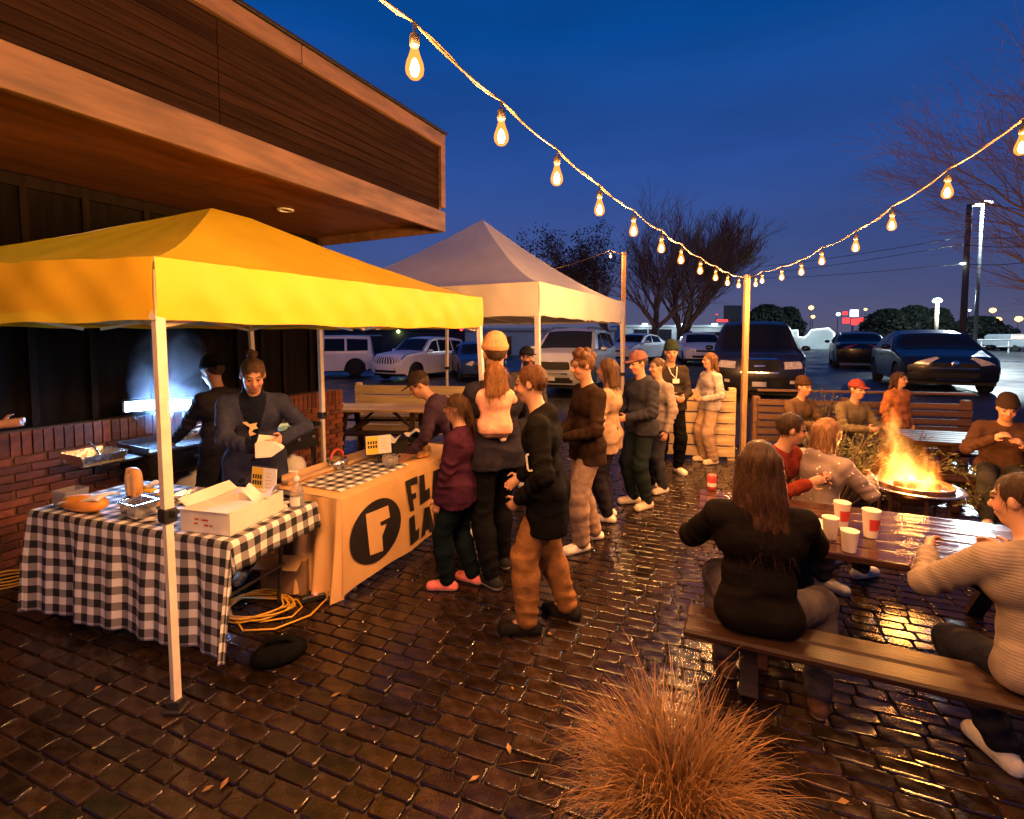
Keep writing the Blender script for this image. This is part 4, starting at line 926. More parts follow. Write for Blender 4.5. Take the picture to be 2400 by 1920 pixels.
        for q, (o_, ln) in enumerate(((.028, .075), (.0095, .085), (-.0095, .08), (-.027, .062))):
            b0 = pc + d * .035 * hsz + across * o_ * hsz; b1 = b0 + (d * .85 + pn * .35) * ln * .55 * hsz; b2 = b1 + (d * .45 + pn * .85) * ln * .45 * hsz
            B.cap(b0, b1, fr, fr * .95, k=.005); B.cap(b1, b2, fr * .95, fr * .85, k=.004)
        t0 = wr[sg] + d * .025 * hsz + across * .028 * hsz; t1 = t0 + (d * .6 + across * .75) * .04 * hsz; t2 = t1 + (d * .9 + across * .1 + pn * .35) * .035 * hsz
        B.cap(t0, t1, fr * 1.25, fr * 1.1, k=.008); B.cap(t1, t2, fr * 1.1, fr * .9, k=.005)
    Mx = np.array([hrt, hf, hu])
    e = lambda x, y, z: hc + (hrt * x + hf * y + hu * z) * hs
    B.ell(e(0, -.012, .03), Mx, np.array((.074, .094, .092)) * hs, .02); B.ell(e(0, .018, -.035), Mx, np.array((.058, .072, .082)) * hs, .03)
    B.ell(e(0, .055, -.088), Mx, np.array((.028, .026, .024)) * hs, .025)       # chin
    B.cap(e(0, .085, .018), e(0, .109, -.022), .0095 * hs, .0145 * hs, k=.012); B.cap(e(-.012, .098, -.026), e(.012, .098, -.026), .009 * hs, k=.008)
    for sg in (-1, 1):
        B.ell(e(sg * .031, .098, .014), Mx, np.array((.018, .016, .011)) * hs, .01, sub=True); B.ell(e(sg * .031, .083, .013), Mx, np.array((.013, .0125, .012)) * hs, .004)
        B.cap(e(sg * .014, .087, .034), e(sg * .045, .078, .033), .008 * hs, k=.012); B.ell(e(sg * .077, -.008, -.002), Mx, np.array((.011, .02, .031)) * hs, .008)
        B.ell(e(sg * .04, .06, -.03), Mx, np.array((.022, .022, .022)) * hs, .02)
    B.cap(e(-.018, .088, -.055), e(.018, .088, -.055), .0075 * hs, k=.006); B.cap(e(-.014, .086, -.066), e(.014, .086, -.066), .008 * hs, k=.006)
    hcl = np.array(hairc)
    def cols(V):
        q = (V - hc) / hs; x, y, z = q @ hrt, q @ hf, q @ hu; C = np.tile(np.array(sk), (len(V), 1))
        C *= (1 + .08 * np.sin(40 * V[:, :1]) * np.sin(37 * V[:, 2:]))
        near = (np.abs(x) < .1) & (np.abs(z) < .14) & (np.abs(y) < .13)
        def put(mask, c): C[mask & near] = c
        ch = ((np.abs(x) - .042) ** 2 + (z + .02) ** 2 < .0006) & (y > .04); put(ch, np.array(sk) * (1.08, .86, .82))
        put((np.abs(x) < .021) & (np.abs(z + .06) < .011) & (y > .07), np.array(sk) * (.82, .5, .48))
        put((np.abs(np.abs(x) - .031) < .014) & (np.abs(z - .012) < .0075) & (y > .06), (.03, .02, .015))
        put((np.abs(np.abs(x) - .031) < .021) & (np.abs(z - .037 + .1 * (np.abs(np.abs(x) - .031))) < .006) & (y > .06), hcl * .8 + .01)
        if beard: put((y > .0) & (z < -.035) & ~((np.abs(x) < .02) & (np.abs(z + .06) < .008)), hcl)
        return C
    body = field_obj('person', B, M_skin, None, cols)
    body.location = (pos[0], pos[1], base_z); body.rotation_euler = (0, 0, rz); tag(body, label, 'person')
    # ---------------- trousers
    if legs:
        T = Field(np.minimum(lo, pel - .3), np.maximum(hi, pel + .3), h); g = .016 * fat
        for sg in (-1, 1): leg(T, sg, g, g + (.008 if isinstance(pants, tuple) and len(pants) == 3 else pants[3]), .96)
        T.cap(pel - fx * .085 * s, pel + fx * .085 * s, .098 * s * fat + (g * .7 if seat is None else -.004), k=.05, flat=fy, fs=1.1); T.cap(pel, pel + (J['belly'] - pel) * .5, .1 * s * fat, k=.05, flat=fy, fs=1.1)
        for sg in (-1, 1):
            T.rings(kn[sg], an[sg], .08 * s, .015, .55, 1.02, .085, rs.rand() * 6); T.rings(hip[sg], kn[sg], .1 * s, .009, .6, 1.1, .1, rs.rand() * 6); T.rings(hip[sg], kn[sg], .12 * s, .01, -.1, .35, .09, rs.rand() * 6)
        T.wrinkle(.004, rs.randint(999)); field_obj('trousers', T, fabric(pants[:3]), body)
        for sg in (-1, 1):
            a0 = an[sg]; t_ = toe[sg]; fl = a0[2] - .085 * s; S = Field(a0 - .26, a0 + .26, min(h, .009)); n_ = V3(t_[1], -t_[0], 0); gz = fl + .032 * s; hh = a0 * V3(1, 1, 0)
            zz = lambda v, z: V3(v[0], v[1], z)
            S.cap(zz(hh - t_ * .055 * s, gz), zz(hh + t_ * .15 * s, gz), .042 * s, .044 * s, k=.02); S.cap(zz(hh + t_ * .02 * s, fl + .062 * s), zz(hh + t_ * .12 * s, fl + .038 * s), .04 * s, .034 * s, k=.02)
            S.cap(zz(hh - t_ * .02 * s, fl + .05 * s), zz(hh - t_ * .012 * s, fl + .095 * s), .044 * s, .042 * s, k=.02); S.plane(V3(0, 0, fl + .001), V3(0, 0, -1))
            so = sole if sole else tuple(min(1, c * 1.3 + .05) for c in shoes)
            field_obj('shoe', S, [fabric(shoes, .6, .1), fabric(so, .6, .05)], body, split=lambda C, fl=fl: (C[:, 2] < fl + .022 * s))
    # ---------------- top garment
    g = .019 * bulk; U = Field(lo - .05, hi + .05, h); torso(U, g)
    for sg in (-1, 1): arm(U, sg, .011 * bulk, .93 * sleeve)
    for sg in (-1, 1):
        if sleeve > .9: wv = nrm(wr[sg] - el[sg]); U.cap(el[sg] + (wr[sg] - el[sg]) * .90, el[sg] + (wr[sg] - el[sg]) * .985, .034 * s + .009 * bulk, .032 * s + .008 * bulk, k=.006)
    if seat is None:
        hz_ = pel[2] - (.02 + hem) * s
        if hem > .03:
            lowc = V3(0, .005, hz_ - .1); U.cap(pel - fx * .1 * s, lowc - V3(.1 * s, 0, 0), .1 * s * fat + g, .105 * s * fat + g + .01, k=.06, flat=fy, fs=1.05); U.cap(pel + fx * .1 * s, lowc + V3(.1 * s, 0, 0), .1 * s * fat + g, .105 * s * fat + g + .01, k=.06, flat=fy, fs=1.05)
        U.plane(V3(0, 0, hz_), V3(0, 0, -1))
    else: U.cap(pel - fx * .088 * s, pel + fx * .088 * s, .1 * s * fat + g * .8, k=.05, flat=fy, fs=1.1); U.plane(pel - V3(0, 0, .07 * s), V3(0, 0, -1))
    if collar: U.cap(J['neck'] - up @ V3(0, 0, .02), J['neck'] + up @ V3(0, .01, .065) * s, .074 * s, .072 * s, k=.02)
    if hood:
        U.ell(J['neck'] + up @ V3(0, -.062, -.03) * s, np.eye(3), V3(.105, .05, .06) * s, .05)
    for sg in (-1, 1):
        U.rings(sh[sg], el[sg], .075 * s, .019, .45, 1.15, .07, rs.rand() * 6); U.rings(el[sg], wr[sg], .065 * s, .018, -.1, .9, .065, rs.rand() * 6); U.rings(sh[sg], el[sg], .08 * s, .008, -.05, .3, .07, rs.rand() * 6)
    U.rings(pel - V3(0, 0, hem * s), J['chest'], .2 * s, .014, -.05, .8, .13, rs.rand() * 6)
    U.wrinkle(.006 if bulk > 1.2 else .005, rs.randint(999), .85)
    if inner:
        c_in = np.array(inner)
        def sp_(C):
            q = (C - J['chest']) @ np.linalg.inv(up @ tw).T; return (q[:, 1] > .02) & (np.abs(q[:, 0]) < np.clip(.028 + (q[:, 2] + .12) * .26, .0, .09) * s)
        field_obj('jacket', U, [fabric(top), fabric(inner)], body, split=sp_)
    else: field_obj('jacket', U, toptex if toptex else fabric(top), body)
    # ---------------- hair and hats
    Hh = Field(hc - .5 * hs, hc + .26 * hs, min(h, .009))
    if hair:
        Hh.ell(e(0, -.02, .036), Mx, np.array((.081, .100, .096)) * hs, .01)
        if hair in ('long', 'bob', 'wavy'):
            ln = dict(long=.42, bob=.19, wavy=.30)[hair]
            for x in (-.06, -.03, 0, .03, .06):
                st = e(x, -.06 - .03 * (1 - abs(x) / .06), .03); dn = nrm(-V3(0, 0, 1) * 1 + (-fy * .18)); Hh.cap(st, st + dn * ln * hs + hrt * x * (1.1 if hair == 'long' else .5), .042 * hs, .026 * hs, k=.03)
            for sg in (-1, 1): st = e(sg * .07, -.01, .02); Hh.cap(st, st - V3(0, 0, 1) * ln * .75 * hs, .024 * hs, .016 * hs, k=.03)
        if hair == 'bun': Hh.ell(e(0, -.075, .142), Mx, np.array((.036, .036, .032)) * hs, .004)
        if hair == 'curly':
            for _ in range(26):
                a, b_ = rs.uniform(0, 6.28), rs.uniform(-.1, 1.4); Hh.ell(e(.085 * cos(a) * cos(b_), -.02 + .1 * sin(a) * cos(b_), .04 + .1 * sin(b_)), Mx, np.array((.03, .03, .03)) * hs, .01)
        if hair == 'tail': Hh.cap(e(0, -.1, .06), e(0, -.15, -.13), .03 * hs, .015 * hs, k=.03)
        # clear the face
        cut = .03 if hair != 'short' else .045
        Hh.ell(e(0, .118, -.03), Mx, np.array((.082, .088, .115)) * hs, .012, sub=True)
        for sg in (-1, 1):
            if hair in ('short', 'bun', 'curly'): Hh.ell(e(sg * .085, .02, -.045), Mx, np.array((.035, .07, .05)) * hs, .012, sub=True)
        if hair in ('short', 'bun', 'curly', 'tail'): Hh.cap(e(-.1, -.02, -.115), e(.1, -.02, -.115), .055 * hs, k=.015, sub=True)
        Hh.strands(.0022, rs.randint(50)); field_obj('hair', Hh, hairm(hairc), body, strands=(900 if h < .0115 else 350, .075 if hair in ('long', 'bob', 'wavy', 'tail') else .028, rs.randint(999)) if not hat else None)
    if hat == 'beanie':
        C_ = Field(hc - .2, hc + .28 * hs, .008); C_.ell(e(0, -.014, .052), Mx, np.array((.092, .112, .108)) * hs, .01); C_.ell(e(0, -.035, .125), Mx, np.array((.06, .07, .04)) * hs, .05)
        C_.plane(e(0, 0, .038), -(hu + hf * -.12)); C_.ell(e(0, -.012, .058), Mx, np.array((.098, .118, .045)) * hs, .008); C_.plane(e(0, 0, .03), -(hu + hf * -.15)); C_.strands(.0012, 3, 260)
        field_obj('beanie', C_, fabric(hatc, .9, .5, 220), body)
    if hat == 'cap':
        C_ = Field(hc - .26, hc + .28 * hs, .0075); C_.ell(e(0, -.014, .052), Mx, np.array((.09, .110, .098)) * hs, .01); C_.plane(e(0, 0, .045), -hu)
        C_.cap(e(0, .07, .052), e(0, .125, .045), .07 * hs, .06 * hs, k=.006, flat=hu, fs=9.); C_.cap(e(0, -.01, .148), e(0, -.01, .15), .008, k=.006)
        field_obj('cap', C_, fabric(hatc, .8, .3), body)
    if hat == 'hood':
        C_ = Field(hc - .3, hc + .3 * hs, .009); C_.ell(e(0, -.03, .02), Mx, np.array((.115, .135, .14)) * hs, .02); C_.cap(e(0, -.06, -.08), J['neck'] - fy * .05, .1 * hs, .1 * s, k=.04); C_.ell(e(0, .1, -.01), Mx, np.array((.085, .12, .115)) * hs, .02, sub=True); C_.wrinkle(.004, 5)
        field_obj('hood', C_, fabric(hatc), body)
    body['_'] = 0; del body['_']
    def w2l(p): 
        q = Vector(p) - body.location; return np.array(rot_z(-rz) @ q)
    return body, J, dict(hc=hc, hf=hf, hu=hu, hr=hrt, wr=wr, fw=fw, fx=fx, fy=fy, up=up, tw=tw, rz=rz, sh=sh, el=el)
def w2l(pos, face, p, base_z=0.):
    q = Vector(p) - Vector((pos[0], pos[1], base_z)); return tuple(rot_z(-rz_of(*face)) @ q)
# ------------------------------------------------------------------ the people in the photograph
# man in the open cardigan behind the checked table
ps, fc = (-2.08, 3.93), (.42, -.91)
ctr = at(627, 1052, 3.50)
hl = w2l(ps, fc, ctr + Vector((-.115, .03, .0))); hrr = w2l(ps, fc, ctr + Vector((.06, .11, .05)))
# his right hand (+x local) is on the left of the picture
bd, J, I = person('man with a hair bun in an open navy cardigan behind the checked table', ps, fc, 1.80, 'a', top=(.032, .036, .07), inner=(.008, .01, .022), pants=(.012, .012, .016), hair='bun', hairc=(.09, .05, .03), lean=10, head=(-8, 24), hands=(hrr, hl), hints=((-1, -.3, -.4), (1, -.3, -.4)), hem=.14, bulk=1.3, collar=True, h=.0085, beard=False)
M_emb = mat('emblem_cream', (.72, .5, .26), .7)
def on_chest(body, I, J, pts, m, name, y=.14, dz=0., dx=0., th=.004, scale=1.):
    b = MB(); n = len(pts); A = I['up'] @ I['tw']
    P = [J['chest'] + A @ V3(x * scale + dx, y, z * scale + dz) for x, z in pts]; Q = [p + A @ V3(0, th, 0) for p in P]
    b.add([Vector(p) for p in P + Q], [tuple(range(n)), tuple(range(2 * n - 1, n - 1, -1))] + [(i, n + i, n + (i + 1) % n, (i + 1) % n) for i in range(n)]); return b.build(name, m, body)
on_chest(bd, I, J, [(.07, .03), (.045, .035), (.02, .012), (-.03, .02), (-.02, -.005), (-.035, -.025), (-.005, -.03), (.01, -.05), (-.02, -.07), (.025, -.085), (.03, -.05), (.02, -.015)], M_emb, 'shirt_emblem', y=.158, dz=-.03)
k = thing('takeout_box', 'white folded takeout box in the hands of the man in the cardigan', 'box', ctr, .3)
one('box', lambda b: b.prism([(-.075, -.055), (.03, -.055), (.11, .0), (.05, .055), (-.02, .065), (-.075, .05)], .085, -.045, Matrix.Rotation(R(90), 3, 'X') @ Matrix.Identity(3)), M_card, k, bevel=.004)
one('lid', lambda b: b.box((.0, .02, .062), (.13, .10, .004), rot_x(R(25)) @ rot_y(R(10))), M_card, k)
# cook in the dark beanie, facing the griddle
person('cook in a dark beanie facing the griddle at the wall', (-2.74, 4.56), (-.85, .2), 1.74, 'b', top=(.02, .018, .025), pants=(.015, .015, .02), hair='short', hat='beanie', hatc=(.012, .01, .014), hands=((-.12, .38, .98), (.22, .36, 1.02)), head=(0, 14), bulk=1.2, h=.011)
# arm reaching in from the left edge
hp = at(62, 978, 3.5); ps, fc = (-4.08, 3.22), (.9, .43)
person('person mostly outside the left edge raising a bare hand', ps, fc, 1.7, 'b', top=(.03, .03, .03), pants=(.02, .02, .025), hands=(None, w2l(ps, fc, hp + Vector((-.12, 0, -.05)))), sleeve=.55, h=.011)
# man bending over the orange table
person('man in a dark cap bending over the orange table', (-.46, 4.74), (-.93, .1), 1.74, 'b', top=(.045, .025, .045), pants=(.02, .02, .03), hair='short', hat='cap', hatc=(.03, .02, .018), lean=38, head=(-20, 18), hands=((-.25, .5, .82), (.15, .52, .84)), bulk=1.2, hem=.05)
# girl in front
g_ps = gnd(1082, 1374)
person('girl in a plum jacket and black leggings with pink shoes', (g_ps.x, g_ps.y), (-.95, .25), 1.50, 'a', top=(.045, .012, .03), pants=(.005, .010, .013), shoes=(.75, .2, .2), sole=(.85, .6, .55), hair='tail', hairc=(.07, .035, .018), head=(-6, 2), hands=((-.17, .12, .70), (.17, .14, .72)), hem=.13, bulk=1.4, h=.0095, feet=((-.09, .1), (.09, -.08)))
# tall man carrying the toddler
d_ps = (-.12, 3.86)
dfc = (-.55, .8)
person('tall man in a peach beanie carrying a toddler on his arm', d_ps, dfc, 1.93, 'a', top=(.02, .018, .03), pants=(.006, .006, .008), shoes=(.02, .02, .02), sole=(.5, .45, .4), hair='short', hat='beanie', hatc=(.52, .27, .14), head=(18, 4), hands=((-.02, .3, 1.20), (.12, .33, 1.24)), hints=((-1, -.2, -.5), (1, .1, -.4)), bulk=1.5, hem=.08, h=.0095, feet=((-.11, -.1), (.13, .12)))
t_at = at(1160, 930, 3.72)
person('toddler in a pink jacket held on the arm of the tall man', (t_at.x, t_at.y), (-.25, .95), .98, 'a', top=(.66, .33, .25), pants=(.5, .28, .21), shoes=(.8, .55, .45), hair='bob', hairc=(.17, .075, .028), head=(-20, 8), seat=.06, feet=((-.12, .12), (.12, .05)), hands=((-.09, .2, .36), (.09, .2, .34)), bulk=1.25, h=.0085, base_z=1.13, hood=True)
# teenager with the tan trousers
t_ps = gnd(1285, 1465)
bd, J, I = person('teenager in a black hooded coat and tan trousers', (t_ps.x, t_ps.y), (-.97, .2), 1.76, 'a', top=(.005, .0045, .005), pants=(.25, .115, .04, .014), shoes=(.012, .011, .01), sole=(.03, .025, .02), hair='short', hairc=(.075, .03, .012), head=(6, 6), lean=7, hem=.22, bulk=1.6, hood=True, h=.0095, feet=((-.12, .12), (.12, -.12)), hands=((-.2, .16, .92), (.2, .22, .95)))
M_patch = mat('patch_white', (.7, .66, .6), .7)
pt = thing('tmp', 'x', 'x'); bpy.data.objects.remove(pt)
def patch(body, I, J):
    b = MB(); A = I['up'] @ I['tw']
    c = J['chest'] + A @ V3(-.16, .03, -.12); ex = A @ V3(0, 1, 0); ez = A @ V3(0, 0, 1); n_ = A @ V3(-1, 0, 0)
    for (x0, x1, z0, z1) in ((-.05, .05, .045, .055), (-.05, .05, -.055, -.045), (-.055, -.045, -.045, .045), (.045, .055, -.045, .045), (-.018, .012, -.015, .015)):
        P = [c + ex * x + ez * z + n_ * .045 for x, z in ((x0, z0), (x1, z0), (x1, z1), (x0, z1))]; Q = [p + n_ * .012 for p in P]
        b.add([Vector(p) for p in P + Q], [(3, 2, 1, 0), (4, 5, 6, 7), (0, 1, 5, 4), (1, 2, 6, 5), (2, 3, 7, 6), (3, 0, 4, 7)])
    return b.build('square_patch', M_patch, body)
patch(bd, I, J)
# bearded man in the cap behind
person('bearded man in a dark cap standing behind the tall man', (.18, 6.35), (.35, -.93), 1.78, 'b', top=(.06, .05, .045), pants=(.03, .03, .035), hair='short', hairc=(.02, .014, .01), hat='cap', hatc=(.015, .015, .016), beard=True, head=(-8, 0), h=.012)
# queue
q9 = gnd(1375, 1278); person('person in a dark brown coat and pale grey trousers in the queue', (q9.x, q9.y), (-.55, -.15), 1.80, 'b', top=(.025, .014, .01), pants=(.30, .205, .16, .02), shoes=(.8, .75, .7), hair='curly', hairc=(.09, .04, .02), head=(0, 10), hem=.12, bulk=1.4, h=.0105, feet=((-.1, .1), (.11, -.12)), hands=((-.12, .26, 1.05), (.14, .25, 1.03)))
q10 = gnd(1425, 1215); person('woman in a long beige sweater and dark jeans in the queue', (q10.x, q10.y), (-.8, .4), 1.70, 'a', top=(.33, .22, .15), pants=(.02, .018, .028), shoes=(.8, .7, .62), hair='bob', hairc=(.08, .04, .018), hem=.14, bulk=1.3, h=.011, hands=((-.1, .25, 1.0), (.1, .27, 1.02)))
q11 = gnd(1500, 1185); person('man in a navy hoodie and cap turned toward the queue', (q11.x, q11.y), (-.75, -.3), 1.76, 'a', top=(.03, .03, .042), pants=(.012, .018, .022), shoes=(.6, .5, .4), hair='short', hat='cap', hatc=(.16, .07, .06), head=(0, 12), hem=.06, bulk=1.45, hood=True, h=.011, hands=((-.14, .28, 1.05), (.14, .28, 1.03)))
q11b = gnd(1540, 1150); person('person in a pale grey hoodie behind the man in the navy hoodie', (q11b.x, q11b.y), (-.6, -.2), 1.66, 'a', top=(.25, .2, .18), pants=(.03, .03, .04), shoes=(.5, .45, .4), hair='short', hairc=(.08, .05, .03), hem=.08, bulk=1.3, h=.013)
q12 = gnd(1566, 1108); bd, J, I = person('man with a lanyard facing the camera at the end of the queue', (q12.x, q12.y), (.05, -1), 1.84, 'a', top=(.032, .024, .02), pants=(.006, .006, .007), shoes=(.85, .7, .55), hair='short', hairc=(.10, .05, .02), hat='beanie', hatc=(.02, .03, .02), head=(12, 8), hem=.04, bulk=1.25, h=.011, hands=((-.08, .3, 1.1), (.1, .3, 1.12)), feet=((-.13, .0), (.13, .02)))
on_chest(bd, I, J, [(-.045, .03), (.045, .03), (.045, -.03), (-.045, -.03)], M_patch, 'badge', y=.145, dz=-.03, dx=-.03)
b_ = MB(); A = I['up'] @ I['tw']
for sg in (-1, 1): b_.tube([Vector(J['chest'] + A @ V3(sg * .06, .1, .16)), Vector(J['chest'] + A @ V3(sg * .04, .14, .08)), Vector(J['chest'] + A @ V3(-.03, .15, 0))], .006, 6)
b_.build('lanyard', M_patch, bd)
q13 = gnd(1655, 1080); person('person in a white top and pale trousers beside the lamplit fence', (q13.x, q13.y - .1), (-.8, -.1), 1.68, 'a', top=(.42, .36, .33), pants=(.42, .27, .17, .02), shoes=(.75, .55, .4), hair='bob', hairc=(.12, .06, .03), hem=.05, bulk=1.2, h=.012, hands=((-.16, .2, 1.0), (.18, .26, 1.05)))
def mat_knit():
    m = mat('sweater_knit', (.20, .155, .13), .9, var=.2, scale=10, spec=.1); n = m.node_tree.nodes; l = m.node_tree.links; b = n['Principled BSDF']; tc = n.new('ShaderNodeTexCoord')
    w = n.new('ShaderNodeTexWave'); w.bands_direction = 'Z'; w.inputs['Scale'].default_value = 24; w.inputs['Distortion'].default_value = 2.2; w.inputs['Detail'].default_value = 2; w.inputs['Detail Scale'].default_value = 1.2; l.new(tc.outputs['Object'], w.inputs[0])
    bp = n.new('ShaderNodeBump'); bp.inputs['Strength'].default_value = .25; bp.inputs['Distance'].default_value = .005; l.new(w.outputs['Fac'], bp.inputs['Height']); l.new(bp.outputs[0], b.inputs['Normal']); return m
# seated at the wet picnic table: near bench, backs to the camera
by = tc_ - tv * (TW / 2 + .40)
SB = .452
s1 = Vector((1.2, 2.3, 0)); s1 = by + tu * ((s1 - by).dot(tu)); 
person('long haired woman in a dark coat seated with her back to the camera', (s1.x, s1.y), (tv.x - .12, tv.y), 1.82, 'a', fat=.9, top=(.006, .0045, .0045), pants=(.06, .05, .06), shoes=(.10, .05, .035), sole=(.5, .33, .25), hair='long', hairc=(.035, .015, .008), seat=SB, lean=6, head=(10, 4), hands=((-.2, .48, .84), (.2, .5, .84)), bulk=1.35, h=.0095, feet=((-.1, .3), (.3, .12)))
s2 = by + tu * ((Vector((2.24, 1.94, 0)) - by).dot(tu))
person('person in a ribbed beige sweater seated at the right edge', (s2.x, s2.y), (tv.x - .25, tv.y), 1.72, 'a', fat=.9, top=(.3, .24, .2), pants=(.015, .015, .025), shoes=(.62, .58, .54), sole=(.8, .78, .75), hair='bun', hairc=(.03, .014, .008), seat=SB, lean=12, head=(-30, 8), hands=((-.2, .45, .84), (.2, .48, .84)), bulk=1.4, h=.0095, feet=((-.05, .15), (.2, .1)), hood=False, toptex=mat_knit())
# far bench
fy_ = tc_ + tv * (TW / 2 + .42)
def mat_dots():
    m = mat('jacket_dotted', (.22, .16, .145), .6, var=.15, bump=.2); n = m.node_tree.nodes; l = m.node_tree.links; b = n['Principled BSDF']; tc = n.new('ShaderNodeTexCoord')
    v = n.new('ShaderNodeTexVoronoi'); v.inputs['Scale'].default_value = 24; l.new(tc.outputs['Object'], v.inputs[0]); lt = n.new('ShaderNodeMath'); lt.operation = 'LESS_THAN'; lt.inputs[1].default_value = .15; l.new(v.outputs['Distance'], lt.inputs[0])
    src = b.inputs['Base Color'].links[0].from_socket; mx = n.new('ShaderNodeMix'); mx.data_type = 'RGBA'; l.new(lt.outputs[0], mx.inputs[0]); l.new(src, mx.inputs[6]); mx.inputs[7].default_value = (.9, .8, .7, 1); l.new(mx.outputs[2], b.inputs['Base Color']); return m
s3 = Vector((2.43, 3.9, 0)); s3 = fy_ + tu * ((s3 - fy_).dot(tu))
person('person in a pale dotted jacket seated facing the fire', (s3.x, s3.y), (.93, .35), 1.62, 'a', top=(.4, .3, .28), pants=(.05, .04, .04), hair='wavy', hairc=(.2, .1, .045), seat=SB, lean=10, head=(15, 0), bulk=1.3, h=.010, toptex=mat_dots(), hands=((-.15, .4, .8), (.15, .42, .8)), hood=True)
s4 = s3 - tu * .36 + tv * .02
person('dark haired person in a rust red jacket seated beside the dotted jacket', (s4.x, s4.y), (.5, -.85), 1.74, 'b', top=(.14, .02, .012), pants=(.03, .03, .04), hair='short', hairc=(.035, .018, .01), seat=SB, lean=16, head=(-42, 4), hands=((-.14, .4, .85), (.14, .42, .85)), bulk=1.4, h=.010)
# beyond the fire
def seated_far(label, u, v, Y, face, top, hat=None, hatc=(.03, .03, .03), hairc=(.05, .03, .02), hair='short', H=1.72, seat=.45):
    p = at(u, v, Y); person(label, (p.x, p.y), face, H, 'a', top=top, pants=(.03, .03, .035), hair=hair, hairc=hairc, hat=hat, hatc=hatc, seat=seat, lean=8, bulk=1.4, h=.0135, hands=((-.14, .4, .75), (.14, .4, .75)))
    st = thing('stool', 'low wooden stool under the ' + label.split(' seated')[0], 'stool', (p.x, p.y, 0)); one('seat', lambda b: b.lathe([(.17, .40), (.18, .41), (.18, .44), (.17, .45)], 16), M_wood_d, st)
    for a in (0.8, 2.4, 3.9, 5.5): one('leg', lambda b: b.bar((.12 * cos(a), .12 * sin(a), .41), (.16 * cos(a), .16 * sin(a), 0), .035, .035), M_wood_d, st)
seated_far('person in an olive coat and brown hat seated behind the shrubs', 1865, 920, 6.9, (.35, -.9), (.10, .06, .035), 'beanie', (.05, .025, .015))
seated_far('person in a red cap seated behind the shrubs', 1990, 930, 6.6, (.2, -1), (.13, .10, .06), 'cap', (.22, .04, .035))
p = at(2105, 890, 6.9); person('person in a rust coat standing by the dark fence', (p.x, p.y), (.3, -.95), 1.42, 'a', top=(.36, .13, .05), pants=(.05, .035, .03), hair='bob', hairc=(.05, .025, .015), bulk=1.4, h=.0135, hem=.1)
ps_ = at(2352, 960, 5.15); person('person in a dark coat eating at the far right table', (ps_.x, ps_.y), (-.15, .98) if False else (-.6, -.8), 1.7, 'a', top=(.06, .03, .02), pants=(.03, .03, .03), hair='short', hairc=(.04, .02, .012), hat='beanie', hatc=(.03, .018, .014), seat=.45, lean=12, head=(0, 14), bulk=1.5, h=.0125, hands=((-.12, .34, .85), (.12, .36, .9)))
# ================================================================== fire pit
M_rust = mat('steel_rusty', (.12, .06, .035), .45, metal=.6, var=.4, scale=12, rvar=.15)
FP = Vector((3.58, 4.30, 0)); FZ = .60
fp = thing('fire_pit', 'round steel fire bowl on legs with burning logs', 'fire pit', FP)
one('bowl', lambda b: b.lathe([(.02, FZ - .14), (.16, FZ - .13), (.25, FZ - .06), (.285, FZ + .035), (.275, FZ + .04), (.24, FZ - .05), (.15, FZ - .115), (.0, FZ - .12)], 36), M_rust, fp, smooth=True)
one('rim', lambda b: b.lathe([(.285, FZ - .012), (.355, FZ - .004), (.362, FZ + .004), (.355, FZ + .010), (.285, FZ + .002)], 44), M_steel, fp, smooth=True)
for i in range(6):
    a = i * pi / 3 + .2; one('leg', lambda b: b.tube([(.24 * cos(a), .24 * sin(a), FZ - .03), (.25 * cos(a), .25 * sin(a), 0)], .014, 8), M_rust, fp)
one('base_ring', lambda b: b.tube([(.25 * cos(a), .25 * sin(a), .1) for a in np.linspace(0, 2 * pi, 25)], .01, 6), M_rust, fp)
M_log = mat('burning_log', (.06, .03, .02), .8, var=.4, bump=.6, bscale=30)
for i, (a, r, z) in enumerate(((.3, .0, .0), (1.7, .04, .03), (2.9, -.03, .05), (.9, .03, .07))):
    one('log', lambda b: b.tube([(-.17 * cos(a), -.17 * sin(a) + r, FZ - .04 + z), (0, r, FZ - .02 + z), (.17 * cos(a), .17 * sin(a) + r, FZ - .03 + z)], [.035, .04, .03], 8), M_log, fp, smooth=True)
